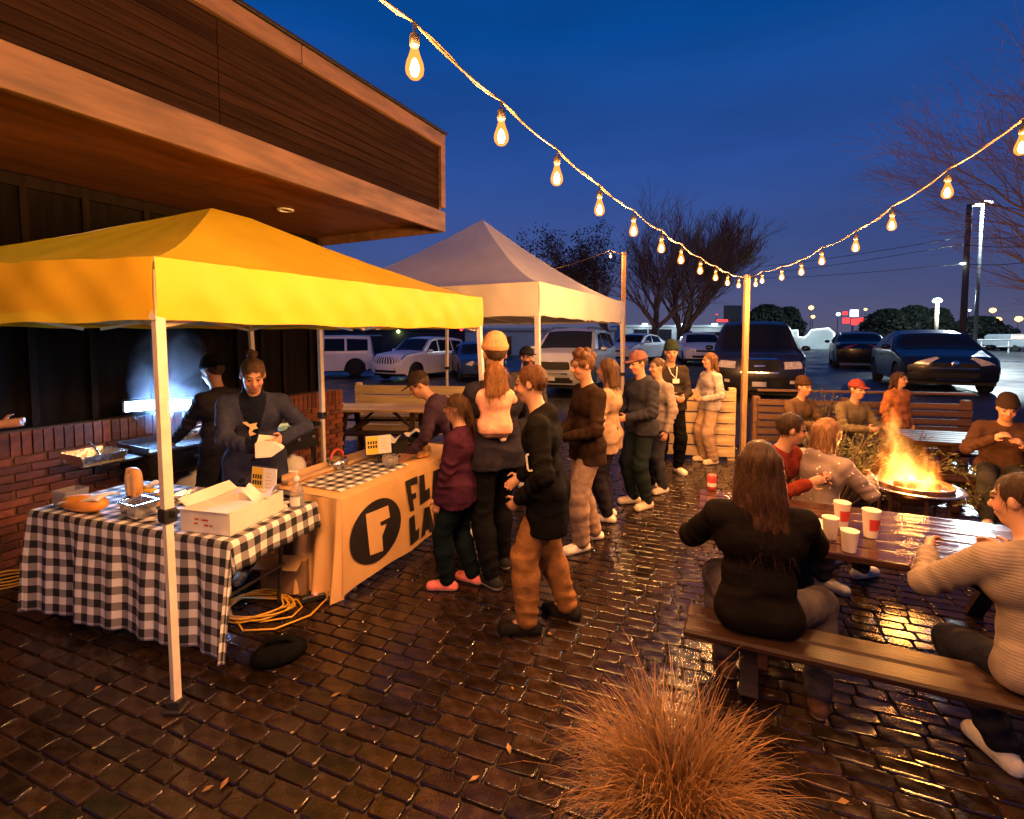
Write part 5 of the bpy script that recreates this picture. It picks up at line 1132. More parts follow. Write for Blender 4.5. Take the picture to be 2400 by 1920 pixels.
def mat_flame():
    m = bpy.data.materials.new('flame'); m.use_nodes = True; n = m.node_tree.nodes; l = m.node_tree.links; n.clear()
    out = n.new('ShaderNodeOutputMaterial'); tc = n.new('ShaderNodeTexCoord'); sx = n.new('ShaderNodeSeparateXYZ'); l.new(tc.outputs['Object'], sx.inputs[0])
    def M(op, a, b=None, c=None):
        k = n.new('ShaderNodeMath'); k.operation = op
        for i, v in enumerate((a, b, c)):
            if v is None: continue
            if isinstance(v, (int, float)): k.inputs[i].default_value = v
            else: l.new(v, k.inputs[i])
        return k.outputs[0]
    x, y, z = sx.outputs
    mp = n.new('ShaderNodeMapping'); mp.inputs['Scale'].default_value = (7, 7, 3.0); mp.inputs['Rotation'].default_value = (0, .45, 0); l.new(tc.outputs['Object'], mp.inputs[0])
    nz = n.new('ShaderNodeTexNoise'); nz.inputs['Scale'].default_value = 1; nz.inputs['Detail'].default_value = 3; nz.inputs['Distortion'].default_value = .7; l.new(mp.outputs[0], nz.inputs[0])
    nz2 = n.new('ShaderNodeTexNoise'); nz2.inputs['Scale'].default_value = 2.6; nz2.inputs['Detail'].default_value = 3; nz2.inputs['Distortion'].default_value = 1.2; l.new(mp.outputs[0], nz2.inputs[0])
    ax = M('ADD', x, M('MULTIPLY', M('POWER', M('MAXIMUM', z, 0), 1.15), .36))           # plume leans left with height
    rad = M('SQRT', M('ADD', M('MULTIPLY', ax, ax), M('MULTIPLY', y, y)))
    lim = M('MULTIPLY', .25, M('POWER', M('MAXIMUM', M('SUBTRACT', 1, M('DIVIDE', z, .66)), .001), .75))
    nn = M('ADD', M('MULTIPLY', nz.outputs[0], .7), M('MULTIPLY', nz2.outputs[0], .3))
    dens = M('SUBTRACT', M('ADD', 1.0, M('MULTIPLY', M('SUBTRACT', nn, .5), M('ADD', 2.4, M('MULTIPLY', z, 5.5)))), M('DIVIDE', rad, lim))
    dens = M('SUBTRACT', dens, M('MULTIPLY', z, .55))
    d = M('MINIMUM', M('MAXIMUM', dens, 0), 1)
    rp = n.new('ShaderNodeValToRGB'); e = rp.color_ramp.elements; e[0].position = 0; e[0].color = (1, .10, .008, 1); e[1].position = .75; e[1].color = (1, .5, .09, 1); q = e.new(.3); q.color = (1, .26, .03, 1); l.new(d, rp.inputs[0])
    em = n.new('ShaderNodeEmission'); l.new(rp.outputs[0], em.inputs[0])
    hot = M('ADD', 14, M('MULTIPLY', M('MAXIMUM', M('SUBTRACT', .28, z), 0), 190))
    l.new(M('MULTIPLY', M('POWER', d, 1.2), hot), em.inputs[1]); l.new(em.outputs[0], out.inputs['Volume']); return m
M_flame = mat_flame()
fl = one('flame', lambda b: b.lathe([(.0, -.03), (.24, -.02), (.27, .1), (.24, .3), (.2, .5), (.0, .72)], 20), M_flame, fp, loc=(-.02, 0, FZ - .02))
fl.scale = (1.12, 1.12, 1.18)
b = fl.data
for v in b.vertices: v.co.x -= .36 * max(0, v.co.z) ** 1.15
lamp('fire_lamp', 'POINT', (-.03, -.02, FZ + .17), FIRE_W, (1, .36, .07), .11, fp)
# ================================================================== steam over the griddle
def mat_steam():
    m = bpy.data.materials.new('steam'); m.use_nodes = True; n = m.node_tree.nodes; l = m.node_tree.links; n.clear(); out = n.new('ShaderNodeOutputMaterial')
    tc = n.new('ShaderNodeTexCoord'); nz = n.new('ShaderNodeTexNoise'); nz.inputs['Scale'].default_value = 3.2; nz.inputs['Detail'].default_value = 3; nz.inputs['Distortion'].default_value = .8; l.new(tc.outputs['Object'], nz.inputs[0])
    sx = n.new('ShaderNodeVectorMath'); sx.operation = 'LENGTH'; mp = n.new('ShaderNodeMapping'); mp.inputs['Scale'].default_value = (2.3, 2.9, 1.6); l.new(tc.outputs['Object'], mp.inputs[0]); l.new(mp.outputs[0], sx.inputs[0])
    fo = n.new('ShaderNodeMapRange'); fo.inputs[1].default_value = .2; fo.inputs[2].default_value = 1.; fo.inputs[3].default_value = 1; fo.inputs[4].default_value = 0; l.new(sx.outputs['Value'], fo.inputs[0])
    mr = n.new('ShaderNodeMapRange'); mr.inputs[1].default_value = .42; mr.inputs[2].default_value = .72; mr.inputs[3].default_value = .2; mr.inputs[4].default_value = 1.8; l.new(nz.outputs[0], mr.inputs[0])
    mu = n.new('ShaderNodeMath'); mu.operation = 'MULTIPLY'; l.new(fo.outputs[0], mu.inputs[0]); l.new(mr.outputs[0], mu.inputs[1])
    vs = n.new('ShaderNodeVolumeScatter'); vs.inputs['Color'].default_value = (.75, .85, 1, 1); l.new(mu.outputs[0], vs.inputs['Density']); l.new(vs.outputs[0], out.inputs['Volume']); return m
stm = one('steam', lambda b: b.lathe([(.0, -.6), (.2, -.52), (.32, -.3), (.36, 0), (.32, .3), (.2, .52), (.0, .6)], 16), mat_steam(), loc=(-3.3, 4.74, 1.5)); tag(stm, 'bluish steam rising from the griddle in the work light', 'steam', kind='stuff')
# ================================================================== shrubs by the fire
M_jun = mat('juniper_leaf', (.10, .10, .03), .55, var=.5, scale=6, translucent=.15)
M_bark = mat('bark', (.09, .06, .045), .8, var=.35, scale=14, bump=.5, bscale=40)
def shrub(label, c, rx, ry, hgt, n, seed, leafm=None, size=.05, group='evergreen shrubs around the fire'):
    rr = random.Random(seed); t = thing('evergreen_shrub', label, 'shrub', c, 0, group); b = MB(); st = MB()
    for i in range(int(n / 26)):
        a = rr.uniform(0, 2 * pi); q = math.sqrt(rr.random()); e = Vector((rx * q * cos(a), ry * q * sin(a), hgt * rr.uniform(.35, 1) * (1 - .45 * q * q)))
        p0 = Vector((e.x * .15, e.y * .15, 0)); mid = p0.lerp(e, .5) + Vector((0, 0, .08)); st.tube([p0, mid, e], [.012, .008, .003], 5, False)
        d = (e - mid).normalized()
        for k in range(26):
            f = k / 26; c_ = mid.lerp(e, f) + Vector((rr.gauss(0, .03), rr.gauss(0, .03), rr.gauss(0, .025)))
            w = (d + Vector((rr.uniform(-1, 1), rr.uniform(-1, 1), rr.uniform(-.7, .9)))).normalized(); s_ = size * rr.uniform(.7, 1.7); sd = w.orthogonal().normalized() * s_ * .16
            tip = c_ + w * s_; m_ = c_ + w * s_ * .5
            b.add([c_ - sd * .4, m_ - sd, tip, m_ + sd], [(0, 1, 2, 3)])
    b.build('foliage', leafm or M_jun, t); st.build('stem', M_bark, t); return t
shrub('low juniper shrub to the left of the fire pit', (3.55, 5.35, 0), .7, .45, 1.02, 4200, 1)
shrub('spreading juniper shrub right behind the fire pit', (4.45, 5.65, 0), .75, .5, .95, 4200, 2)
shrub('small juniper tuft to the right of the fire pit', (5.0, 5.0, 0), .42, .35, .72, 1800, 3)
shrub('upright dark shrub rising behind the corner post', (4.35, 6.9, 0), .42, .4, 1.3, 2400, 4)
# ================================================================== dry ornamental grass in the foreground
M_gr = mat('dry_grass', (.21, .10, .032), .55, var=.45, scale=20, translucent=.25, attr='rnd', objrand=.5)
M_soil = mat('soil', (.03, .02, .014), .9, bump=.6, bscale=60)
gp = Vector((.63, 1.80, 0)); gr = thing('ornamental_grass', 'arching clump of dry golden grass in the foreground', 'grass clump', gp)
def grass():
    rr = random.Random(11); vs = []; fs = []; rn = []
    for i in range(2500):
        a = rr.uniform(0, 2 * pi); r0 = .13 * math.sqrt(rr.random()); p = Vector((r0 * cos(a), r0 * sin(a), 0)); a2 = a + rr.gauss(0, .7)
        a2 += .5 * sin(i * .37); L = rr.uniform(.22, .6) * (1.3 if rr.random() < .035 else 1); tilt = abs(rr.gauss(.36, .3)); out = Vector((cos(a2), sin(a2), 0)); ns = 6; w0 = rr.uniform(.0009, .0022) if rr.random() < .75 else rr.uniform(.0025, .0045)
        droop = rr.uniform(.8, 2.9); cur = p.copy(); ang = tilt; side = Vector((-sin(a2), cos(a2), 0)); k0 = len(vs); q = rr.random(); tw = rr.gauss(0, .45)
        for k in range(ns + 1):
            f = k / ns; w = w0 * (1 - f) ** .6 + .0003; vs += [tuple(cur - side * w), tuple(cur + side * w)]; rn += [q, q]
            ang = tilt + droop * f * f; dv = out * sin(ang) + Vector((0, 0, cos(ang))) + side * tw * f; cur = cur + dv * (L / ns); cur.z = max(cur.z, .01)
        fs += [(k0 + 2 * k, k0 + 2 * k + 1, k0 + 2 * k + 3, k0 + 2 * k + 2) for k in range(ns)]
    me = bpy.data.meshes.new('blades'); me.from_pydata(vs, [], fs); me.materials.append(M_gr); a_ = me.attributes.new('rnd', 'FLOAT', 'POINT'); a_.data.foreach_set('value', rn); return me
go = link('blades', grass(), gr); go['kind'] = 'stuff'; one('root_crown', lambda b: b.lathe([(.24, .0), (.2, .03), (.1, .05), (.0, .055)], 18), M_soil, gr, smooth=True)
# ================================================================== cups and plates on the wet table
M_cup = mat('paper_cup', (.78, .68, .6), .5, var=.05); M_cupr = mat('cup_red', (.55, .05, .04), .5)
def onP(u, v): q = gnd(u, v, .752); return (q.x, q.y, .752)
def cup(label, loc, r, h_, red):
    t = thing('paper_cup', label, 'cup', loc, 0, 'cups on the wet picnic table')
    one('cup', lambda b: b.lathe([(r * .72, 0), (r * .74, .003), (r, h_), (r * 1.05, h_ + .004), (r * 1.05, h_ + .009), (r * .97, h_ + .008), (r * .70, .006), (0, .006)], 22), M_cup, t, smooth=True)
    if red: one('print', lambda b: b.grid(lambda s, u: Vector(((r * (.76 + .2 * u) + .003) * sin(1.5 * s - .8), -(r * (.76 + .2 * u) + .003) * cos(1.5 * s - .8), h_ * (.3 + .45 * u))), 8, 3), M_cupr, t, smooth=True)
cup('tall paper cup with a red mark on the wet table', onP(2040, 1258), .046, .155, True)
cup('short plain paper cup nearest the camera on the wet table', onP(1990, 1292), .043, .11, False)
cup('paper cup with a red band at the back of the cup group', onP(1972, 1235), .045, .15, True)
cup('plain paper cup behind the short cup', onP(1945, 1262), .043, .12, False)
pl = thing('paper_plate', 'paper plate with food scraps beside the cups', 'plate', onP(1900, 1232)); one('plate', lambda b: b.lathe([(.0, .004), (.085, .004), (.115, .018), (.118, .02), (.112, .015), (.085, .001), (0, .001)], 26), M_cup, pl, smooth=True); one('food', lambda b: b.lathe([(.05, .004), (.045, .02), (.02, .03), (0, .032)], 10, (.01, 0, 0)), M_bread, pl, smooth=True)
cn = thing('drink_can', 'red and white can standing on the far corner of the wet table', 'can', onP(1668, 1148)); one('can', lambda b: b.lathe([(.026, 0), (.033, .006), (.033, .11), (.026, .12), (.025, .118), (0, .117)], 18), M_cupr, cn, smooth=True); one('band', lambda b: b.lathe([(.0335, .03), (.0335, .06)], 18), M_cup, cn)
# ================================================================== parked cars
M_glass = mat('car_glass', (.012, .014, .018), .06, var=.1, spec=.25)
M_tyre = mat('tyre', (.014, .014, .015), .8); M_rim = mat('rim_alloy', (.45, .45, .46), .3, metal=.9); M_chrome = mat('chrome', (.75, .75, .76), .14, metal=1., var=.03)
M_hl = mat('headlamp_lens', (.65, .6, .52), .12, var=.25, scale=18, coat=.8); M_under = mat('underbody', (.012, .012, .012), .8); M_tail = mat('tail_lamp', (.4, .02, .015), .2, coat=.8); M_amber = mat('marker_amber', (.7, .25, .03), .25)
def paint(name, c, metal=.0): return mat(name, c, .28, metal=metal, var=.05, scale=2, coat=.25)
def interp(pts, x):
    if x <= pts[0][0]: return pts[0][1]
    for (a, za), (b_, zb) in zip(pts, pts[1:]):
        if x <= b_: f = (x - a) / (b_ - a); f = f * f * (3 - 2 * f) * .45 + f * .55; return za + (zb - za) * f
    return pts[-1][1]
def car(label, pos, head, L, Wd, up, belt, wheels, wr, pm, sill=.26, front=(), side_w=(), ws=None, rear_w=None, grille=None, hl=None, fog=None, rails=False, emblem=None, group='cars parked in the lot', base=None, slats=0, bar=None, lowgrille=None, tails=False, plate=False):
    """up: roof line [(x,z)...], x forward from the middle; windows as (x,z) quads"""
    t = thing('parked_car', label, 'car', (pos[0], pos[1], lot_z(*pos) if base is None else base), rz_of(*head) + pi / 2, group)
    H = max(z for x, z in up); hx = L / 2
    U = lambda x: interp(up, x)
    def low(x):
        z = sill + (.06 if abs(x) > hx - .25 else 0)
        for xw in wheels:
            d = abs(x - xw)
            if d < wr + .07: z = max(z, wr * .95 + math.sqrt(max(0, (wr + .07) ** 2 - d * d)) * .98)
        return z
    def hw(x, z):
        w = Wd / 2 * (1 - .10 * abs(x / hx) ** 5)
        if z > belt: w *= 1 - .24 * ((z - belt) / (H - belt)) ** 1.1
        else: w *= 1 - .05 * ((belt - z) / belt) ** 2.2 + .012 * sin(pi * min(1, max(0, (z - sill) / (belt - sill))))
        e_ = U(x) - z
        if e_ < .09: w -= .055 * (1 - e_ / .09) ** 2
        return w
    def deform(x, y, z):
        v = abs(y) / (Wd / 2); q = max(0, (abs(x) - hx + .45) / .45); s_ = 1 if x > 0 else -1
        zc = .62 if x > 0 else .7
        return Vector((x - s_ * q * (.17 * v ** 2.6 + .10 * min(1, (abs(z - zc) / .45)) ** 2), y, z))
    def sp(x, z, sg, off=0.): return deform(x, sg * (hw(x, z) + off), z)
    N_, M_ = 64, 14; xs = [-hx + L * i / N_ for i in range(N_ + 1)]
    b = MB()
    for sg in (-1, 1): b.grid(lambda s, u, sg=sg: sp(-hx + L * s, low(-hx + L * s) + (U(-hx + L * s) - low(-hx + L * s)) * u, sg), N_, M_)
    top = lambda x, v, off=0.: deform(x, v * hw(x, U(x)), U(x) + .035 * (1 - v * v) + off)
    b.grid(lambda s, u: top(-hx + L * s, 2 * u - 1), N_, 12)
    fr = lambda v, z, e, off=0.: deform(e * (hx + off), v * hw(e * hx, z), z)
    for e in (-1, 1): b.grid(lambda s, u, e=e: (lambda zz, v: fr(v, zz + (.035 * (1 - v * v) * u), e))(low(e * hx) + (U(e * hx) - low(e * hx)) * u, 2 * s - 1), 16, 12)
    bo = b.build('body', pm, t, smooth=True)
    md = bo.modifiers.new('w', 'WELD'); md.merge_threshold = .002
    one('underbody', lambda b: b.box((0, 0, .36), (L - .5, Wd - .22, .3)), M_under, t)
    for quad in side_w:
        for sg in (-1, 1):
            def f(s, u, q=quad, sg=sg):
                a = (q[0][0] + (q[1][0] - q[0][0]) * s, q[0][1] + (q[1][1] - q[0][1]) * s); c = (q[3][0] + (q[2][0] - q[3][0]) * s, q[3][1] + (q[2][1] - q[3][1]) * s)
                return sp(a[0] + (c[0] - a[0]) * u, a[1] + (c[1] - a[1]) * u, sg, .008)
            one('side_window', lambda b: b.grid(f, 8, 6), M_glass, t, smooth=True)
    if ws: one('windshield', lambda b: b.grid(lambda s, u: top(ws[1] + (ws[0] - ws[1]) * u, (2 * s - 1) * (.93 - .06 * u), .010), 14, 12), M_glass, t, smooth=True)
    if rear_w: one('rear_window', lambda b: b.grid(lambda s, u: top(rear_w[0] + (rear_w[1] - rear_w[0]) * u, (2 * s - 1) * .85, .010), 12, 10), M_glass, t, smooth=True)
    for xw in wheels:
        for sg in (-1, 1):
            wh = empty('wheel', (xw, sg * (Wd / 2 - .115), wr), 0, t); RM = rot_x(R(-90 * sg))
            one('tyre', lambda b: b.lathe([(wr * .62, -.1), (wr * .93, -.1), (wr, -.06), (wr, .06), (wr * .93, .1), (wr * .62, .1)], 26, rot=RM), M_tyre, wh, smooth=True)
            rim = MB(); rim.lathe([(.0, .06), (wr * .16, .075), (wr * .18, .05), (wr * .6, .05), (wr * .64, .095)], 22, rot=RM)
            for k in range(5): a = k * 2 * pi / 5; rim.bar(RM @ Vector((wr * .1 * cos(a), wr * .1 * sin(a), .07)), RM @ Vector((wr * .6 * cos(a), wr * .6 * sin(a), .085)), .05, .025, up=RM @ Vector((0, 0, 1)))
            rim.build('rim', M_rim, wh)
    xm = (ws[0] if ws else .8) - .28
    for sg in (-1, 1):
        one('mirror', lambda b: b.lathe([(.0, -.1), (.06, -.09), (.085, -.02), (.08, .06), (.0, .1)], 10, (xm, sg * (hw(xm, belt + .06) + .13), belt + .10), rot_x(R(90)), .8), pm, t, smooth=True)
        one('door_handle', lambda b: b.box(tuple(sp(-.25, belt - .12, sg, .02)), (.18, .03, .03), ch=.008), pm, t)
    def fp_(v0, v1, z0, z1, off=.012, taper=0., skew=0.):
        return lambda s, u: fr((v0 + (v1 - v0) * s) + taper * (u - .5) * (1 if v0 > 0 else -1), z0 + (z1 - z0) * u + skew * (s if v0 > 0 else 1 - s), 1, off)
    if grille:
        v, z0, z1 = grille; g = one('grille', lambda b: b.grid(fp_(-v, v, z0, z1), 10, 5), M_under, t, smooth=True)
        for k in range(slats):
            vv = -v + 2 * v * (k + .5) / slats; one('grille_slat', lambda b: b.grid(fp_(vv - v / slats * .45, vv + v / slats * .45, z0, z1, .02), 2, 4), pm, g)
    if lowgrille: v, z0, z1 = lowgrille; one('lower_grille', lambda b: b.grid(fp_(-v, v, z0, z1), 10, 4), M_under, t, smooth=True)
    for z, v in (bar or ()): one('chrome_bar', lambda b: b.grid(fp_(-v, v, z - .016, z + .016, .025), 12, 2), M_chrome, t, smooth=True)
    if hl:
        v0, v1, z0, z1, sk = hl
        for sg in (-1, 1): one('headlight', lambda b: b.grid(lambda s, u: fr(sg * (v0 + (v1 - v0) * s), z0 + (z1 - z0) * u + sk * s, 1, .014), 6, 4), M_hl, t, smooth=True)
    if fog:
        for sg in (-1, 1): one('fog_light', lambda b: b.grid(lambda s, u: fr(sg * (fog[0] + .12 * s), fog[1] + .07 * u, 1, .014), 4, 3), M_hl, t, smooth=True)
    if emblem: one('emblem', lambda b: b.lathe([(.075, 0), (.08, .01), (.06, .02), (0, .022)], 18, tuple(fr(0, emblem, 1, .03)), rot_y(R(90))), M_chrome, t, smooth=True)
    if tails:
        for sg in (-1, 1): one('tail_light', lambda b: b.grid(lambda s, u: fr(sg * (.62 + .3 * s), .82 + .16 * u, -1, .014), 4, 4), M_tail, t, smooth=True)
    if plate: one('licence_plate', lambda b: b.grid(fp_(-.16, .16, .42, .53, .03), 4, 2), M_white, t)
    if rails:
        for sg in (-1, 1): one('roof_rail', lambda b: b.tube([(-1.3, sg * .52, H + .0), (-1.2, sg * .52, H + .05), (.3, sg * .52, H + .05), (.4, sg * .52, H)], .018, 6), M_metal_d, t, smooth=True)
    return t
P_wht = paint('paint_white', (.84, .84, .85)); P_sil = paint('paint_silver', (.5, .53, .58), .4); P_blk = paint('paint_black', (.010, .010, .014)); P_nav = paint('paint_navy', (.008, .009, .013)); P_blu = paint('paint_blue', (.02, .05, .16)); P_dkb = paint('paint_dark_brown', (.016, .013, .014))
SEDAN = dict(L=4.5, Wd=1.8, up=[(-2.25, .78), (-2.0, .98), (-1.45, 1.06), (-.75, 1.38), (-.1, 1.45), (.45, 1.36), (1.15, .98), (1.9, .84), (2.25, .68)], belt=.95, wheels=(-1.36, 1.36), wr=.33, ws=(1.12, .48), rear_w=(-1.4, -.82),
   side_w=[[(.92, .98), (.05, 1.0), (.0, 1.38), (.38, 1.30)], [(-.02, 1.0), (-.9, 1.02), (-.72, 1.30), (-.05, 1.38)]])
SUV = dict(L=4.6, Wd=1.85, up=[(-2.3, .95), (-2.22, 1.2), (-1.95, 1.66), (-1.2, 1.74), (-.2, 1.76), (.3, 1.68), (.98, 1.17), (1.9, 1.08), (2.3, .88)], belt=1.1, wheels=(-1.38, 1.40), wr=.37, ws=(.95, .34),
   side_w=[[(.78, 1.16), (.02, 1.17), (-.02, 1.64), (.30, 1.58)], [(-.06, 1.17), (-.95, 1.18), (-.95, 1.64), (-.1, 1.65)], [(-1.03, 1.19), (-1.9, 1.25), (-1.72, 1.58), (-1.03, 1.63)]])
BOXY = dict(L=4.5, Wd=1.85, up=[(-2.25, 1.0), (-2.22, 1.5), (-2.12, 1.78), (-1.2, 1.82), (.2, 1.80), (.5, 1.72), (.86, 1.16), (1.9, 1.10), (2.25, 1.0)], belt=1.1, wheels=(-1.35, 1.36), wr=.39, ws=(.85, .52),
   side_w=[[(.72, 1.14), (.06, 1.14), (.04, 1.68), (.42, 1.66)], [(-.04, 1.14), (-.9, 1.14), (-.9, 1.69), (-.06, 1.69)], [(-1.0, 1.14), (-2.02, 1.16), (-1.98, 1.66), (-1.0, 1.69)]])
BIG = dict(L=5.2, Wd=2.0, up=[(-2.6, .9), (-2.55, 1.6), (-2.3, 1.86), (-1.2, 1.93), (.2, 1.92), (.55, 1.84), (1.15, 1.24), (2.2, 1.14), (2.6, 1.0)], belt=1.15, wheels=(-1.55, 1.62), wr=.40, ws=(1.12, .6),
   side_w=[[(.95, 1.22), (.1, 1.22), (.05, 1.78), (.5, 1.74)], [(0, 1.22), (-1.0, 1.22), (-1.0, 1.8), (-.03, 1.8)], [(-1.1, 1.22), (-2.3, 1.24), (-2.15, 1.72), (-1.1, 1.78)]])
def carpos(u, Y): p = at(u, 785, Y); return (p.x, p.y)
# left: two white SUVs
c = carpos(990, 21.5); car('white SUV with tall slotted grille behind the pale fence', c, (-.52, -.86), **SUV, pm=P_wht, grille=(.62, .72, .98), slats=7, hl=(.66, .92, .78, .96, .0), lowgrille=(.7, .36, .46), fog=(.6, .48), base=.08)
c = carpos(758, 22.5); car('boxy white SUV partly hidden behind the building corner', c, (-.95, -.33), **BOXY, pm=P_wht, grille=(.6, .7, .98), slats=7, hl=(.66, .9, .76, .96, 0), base=.08)
c = carpos(1118, 20.0); car('dark blue car beside the white slotted SUV', c, (.2, -.98), **SEDAN, pm=P_blu, grille=(.5, .5, .66), hl=(.6, .92, .62, .76, .05), base=.2)
c = carpos(1345, 14.6); car('silver SUV parked behind the white tent', c, (-.38, -.93), **SUV, pm=P_sil, plate=True, rails=True, grille=(.6, .7, .9), hl=(.64, .94, .78, .9, .05), lowgrille=(.7, .36, .5), bar=((.6, .55),), fog=(.62, .45), base=.36)
c = carpos(1495, 26.0); car('white hatchback behind the queue', c, (-.7, -.72), **SEDAN, pm=P_wht, grille=(.5, .56, .64), hl=(.6, .92, .62, .74, .05), base=.55)
c = carpos(1640, 23.5); car('white sedan beyond the large dark SUV', c, (-.25, -.97), **SEDAN, pm=P_wht, grille=(.5, .62, .7), hl=(.6, .93, .64, .75, .05), lowgrille=(.66, .36, .46), base=.58)
c = carpos(1768, 13.4); car('large dark SUV with chrome framed grille behind the corner post', c, (-.40, -.92), **BIG, pm=P_dkb, plate=True, grille=(.42, .76, 1.02), hl=(.55, .94, .82, .98, .02), bar=((1.05, .46), (.74, .42), (.89, .12)), fog=(.68, .5), lowgrille=(.5, .42, .56), base=.36)
c = carpos(2172, 12.9); car('dark navy hatchback nearest the fence on the right', c, (-.46, -.89), **SEDAN, pm=P_nav, grille=(.5, .62, .72), hl=(.58, .95, .66, .82, .04), bar=((.6, .52), (.34, .4)), emblem=.7, lowgrille=(.55, .38, .5), base=.60)
c = carpos(2008, 21.0); car('black sedan seen from behind between the SUV and the hatchback', c, (.5, .87), **SEDAN, pm=P_blk, tails=True, base=.6)
# ================================================================== bare trees
M_twig = mat('twig_brown', (.22, .14, .09), .8, var=.3, scale=10)
def bare_tree(label, base, h, r, seed, spread=.55, lean=(0, 0), levels=6, leaves=0, vase=False, start=.3, droop=0., nkid=3, minr=.006, group='bare trees beyond the lot', bias=(0, 0, 0)):
    rr = random.Random(seed); t = thing('bare_tree', label, 'tree', base, 0, group); tk = MB(); cr = MB(); lf = MB()
    def branch(p, d, L, r0, lev):
        n = 4 if lev < 3 else 3; pts = [p]; rs = [r0]; cur = p.copy(); dd = d.copy(); kids = []
        for i in range(n):
            dd = (dd + Vector((rr.gauss(0, .13), rr.gauss(0, .13), rr.gauss(0, .09) + (.05 if not droop else -droop))) + Vector(bias) * .06).normalized(); cur = cur + dd * (L / n); pts.append(cur.copy()); rs.append(r0 * (1 - .55 * (i + 1) / n)); kids.append((cur.copy(), dd.copy(), rs[-1]))
        (tk if lev == 0 else cr).tube(pts, [max(minr, q) for q in rs], 7 if lev < 2 else 4 if lev < 4 else 3, False)
        if lev >= levels:
            for _ in range(leaves):
                c = pts[-1] + Vector((rr.gauss(0, .14), rr.gauss(0, .14), rr.gauss(0, .14))); w = Vector((rr.gauss(0, 1), rr.gauss(0, 1), rr.gauss(0, 1))).normalized() * .075; s_ = w.orthogonal() * .6; lf.add([c - w, c - s_, c + w, c + s_], [(0, 1, 2, 3)])
            return
        for i, (q, dv, rq) in enumerate(kids):
            if lev == 0 and (i + 1) / n < start: continue
            m = nkid if i == n - 1 else (1 if lev else 2)
            for _ in range(m):
                ax = Vector((rr.gauss(0, 1), rr.gauss(0, 1), rr.gauss(0, .5))).normalized(); a = spread * rr.uniform(.6, 1.35); nd = (dv * cos(a) + (ax - dv * ax.dot(dv)).normalized() * sin(a) + Vector((0, 0, .12 if not droop else 0))).normalized()
                branch(q, nd, L * rr.uniform(.55, .8), rq * rr.uniform(.5, .78), lev + 1)
    branch(Vector((0, 0, 0)), Vector((lean[0], lean[1], 1)).normalized(), h * .42, r, 0)
    tk.build('trunk', M_bark, t, smooth=True); cr.build('crown', M_twig, t, smooth=True)
    if leaves: o = lf.build('leaf_remnants', mat('leaf_dead', (.05, .035, .02), .7), t); o['kind'] = 'stuff'
    return t
def gp_(u, Y): p = at(u, 785, Y); return (p.x, p.y, lot_z(p.x, p.y))
bare_tree('leafy remnant tree left of the post behind the white tent', gp_(1425, 27), 7.6, .2, 21, .5, levels=4, leaves=4, start=.45, bias=(-1, 0, 0))
bare_tree('straight trunked bare tree behind the queue', gp_(1530, 27), 8.0, .26, 22, .5, levels=4, start=.5)
bare_tree('slender bare tree between two thicker trunks', gp_(1580, 29), 7.6, .15, 23, .42, levels=4, start=.5)
bare_tree('vase shaped bare tree beside the dark SUV', gp_(1598, 30), 7.8, .24, 24, .29, levels=5, start=.25, minr=.008)
bare_tree('big bare tree spreading in from the right edge', (12.1, 9.9, .6), 7.6, .10, 31, .62, levels=4, start=.2, minr=.0032, bias=(-2.2, .2, -.05), group='bare trees beyond the lot')
# ================================================================== lamp posts, poles, wires
M_pole = mat('pole_wood', (.16, .11, .08), .7, var=.3, scale=3, stretch=(6, 6, .6)); M_gal = mat('pole_steel', (.3, .3, .3), .4, metal=.7)
M_cool = emat('lamp_cool', (.7, .95, 1.0), 8); M_sod = emat('lamp_warm', (1, .5, .16), 4.5); M_redl = emat('sign_red_light', (1, .05, .05), 2.2)
p = gp_(2256, 30); up_ = thing('utility_pole', 'tall wooden utility pole with a side lamp', 'pole', p)
pz = lambda v, Y, b: CAM_Z + (785 - v) / 1150 * Y - b
one('pole', lambda b: b.tube([(0, 0, 0), (0, 0, pz(485, 30, p[2]))], [.19, .14], 10), M_pole, up_, smooth=True)
zl = pz(622, 30, p[2]); one('lamp_arm', lambda b: b.tube([(0, 0, zl), (-.25, -.1, zl + .1)], .03, 6), M_gal, up_); one('lamp_lens', lambda b: b.lathe([(0, -.1), (.12, -.06), (.14, .02), (0, .06)], 12, (-.32, -.12, zl + .05)), M_cool, up_, smooth=True); one('insulator', lambda b: b.tube([(-.02, -.02, zl * 1.37), (-.35, -.02, zl * 1.36), (-.4, 0, zl * 1.43)], .03, 6), M_white, up_)
p = gp_(2286, 34); lp = thing('lamp_post', 'tall steel lamp post with two white heads at the upper right', 'street lamp', p, 0, 'lamp posts in the lot'); zt = pz(482, 34, p[2])
one('pole', lambda b: b.tube([(0, 0, 0), (0, 0, zt)], [.12, .09], 10), M_gal, lp, smooth=True)
for dx, dz in ((-.35, -.1), (.28, .08)): h_ = one('lamp_head', lambda b: b.box((dx, 0, zt + dz), (.6, .3, .1), ch=.03), M_gal, lp); one('lamp_lens', lambda b: b.box((dx, -.06, zt + dz - .08), (.5, .3, .07), ch=.02), M_cool, h_)
lamp('lot_lamp', 'POINT', (0, -.5, zt - .3), 7000, (.8, .95, 1), .2, lp)
p = gp_(2193, 38); lp = thing('lamp_post', 'shorter lamp post with one greenish white head', 'street lamp', p, 0, 'lamp posts in the lot'); zt = pz(712, 38, p[2])
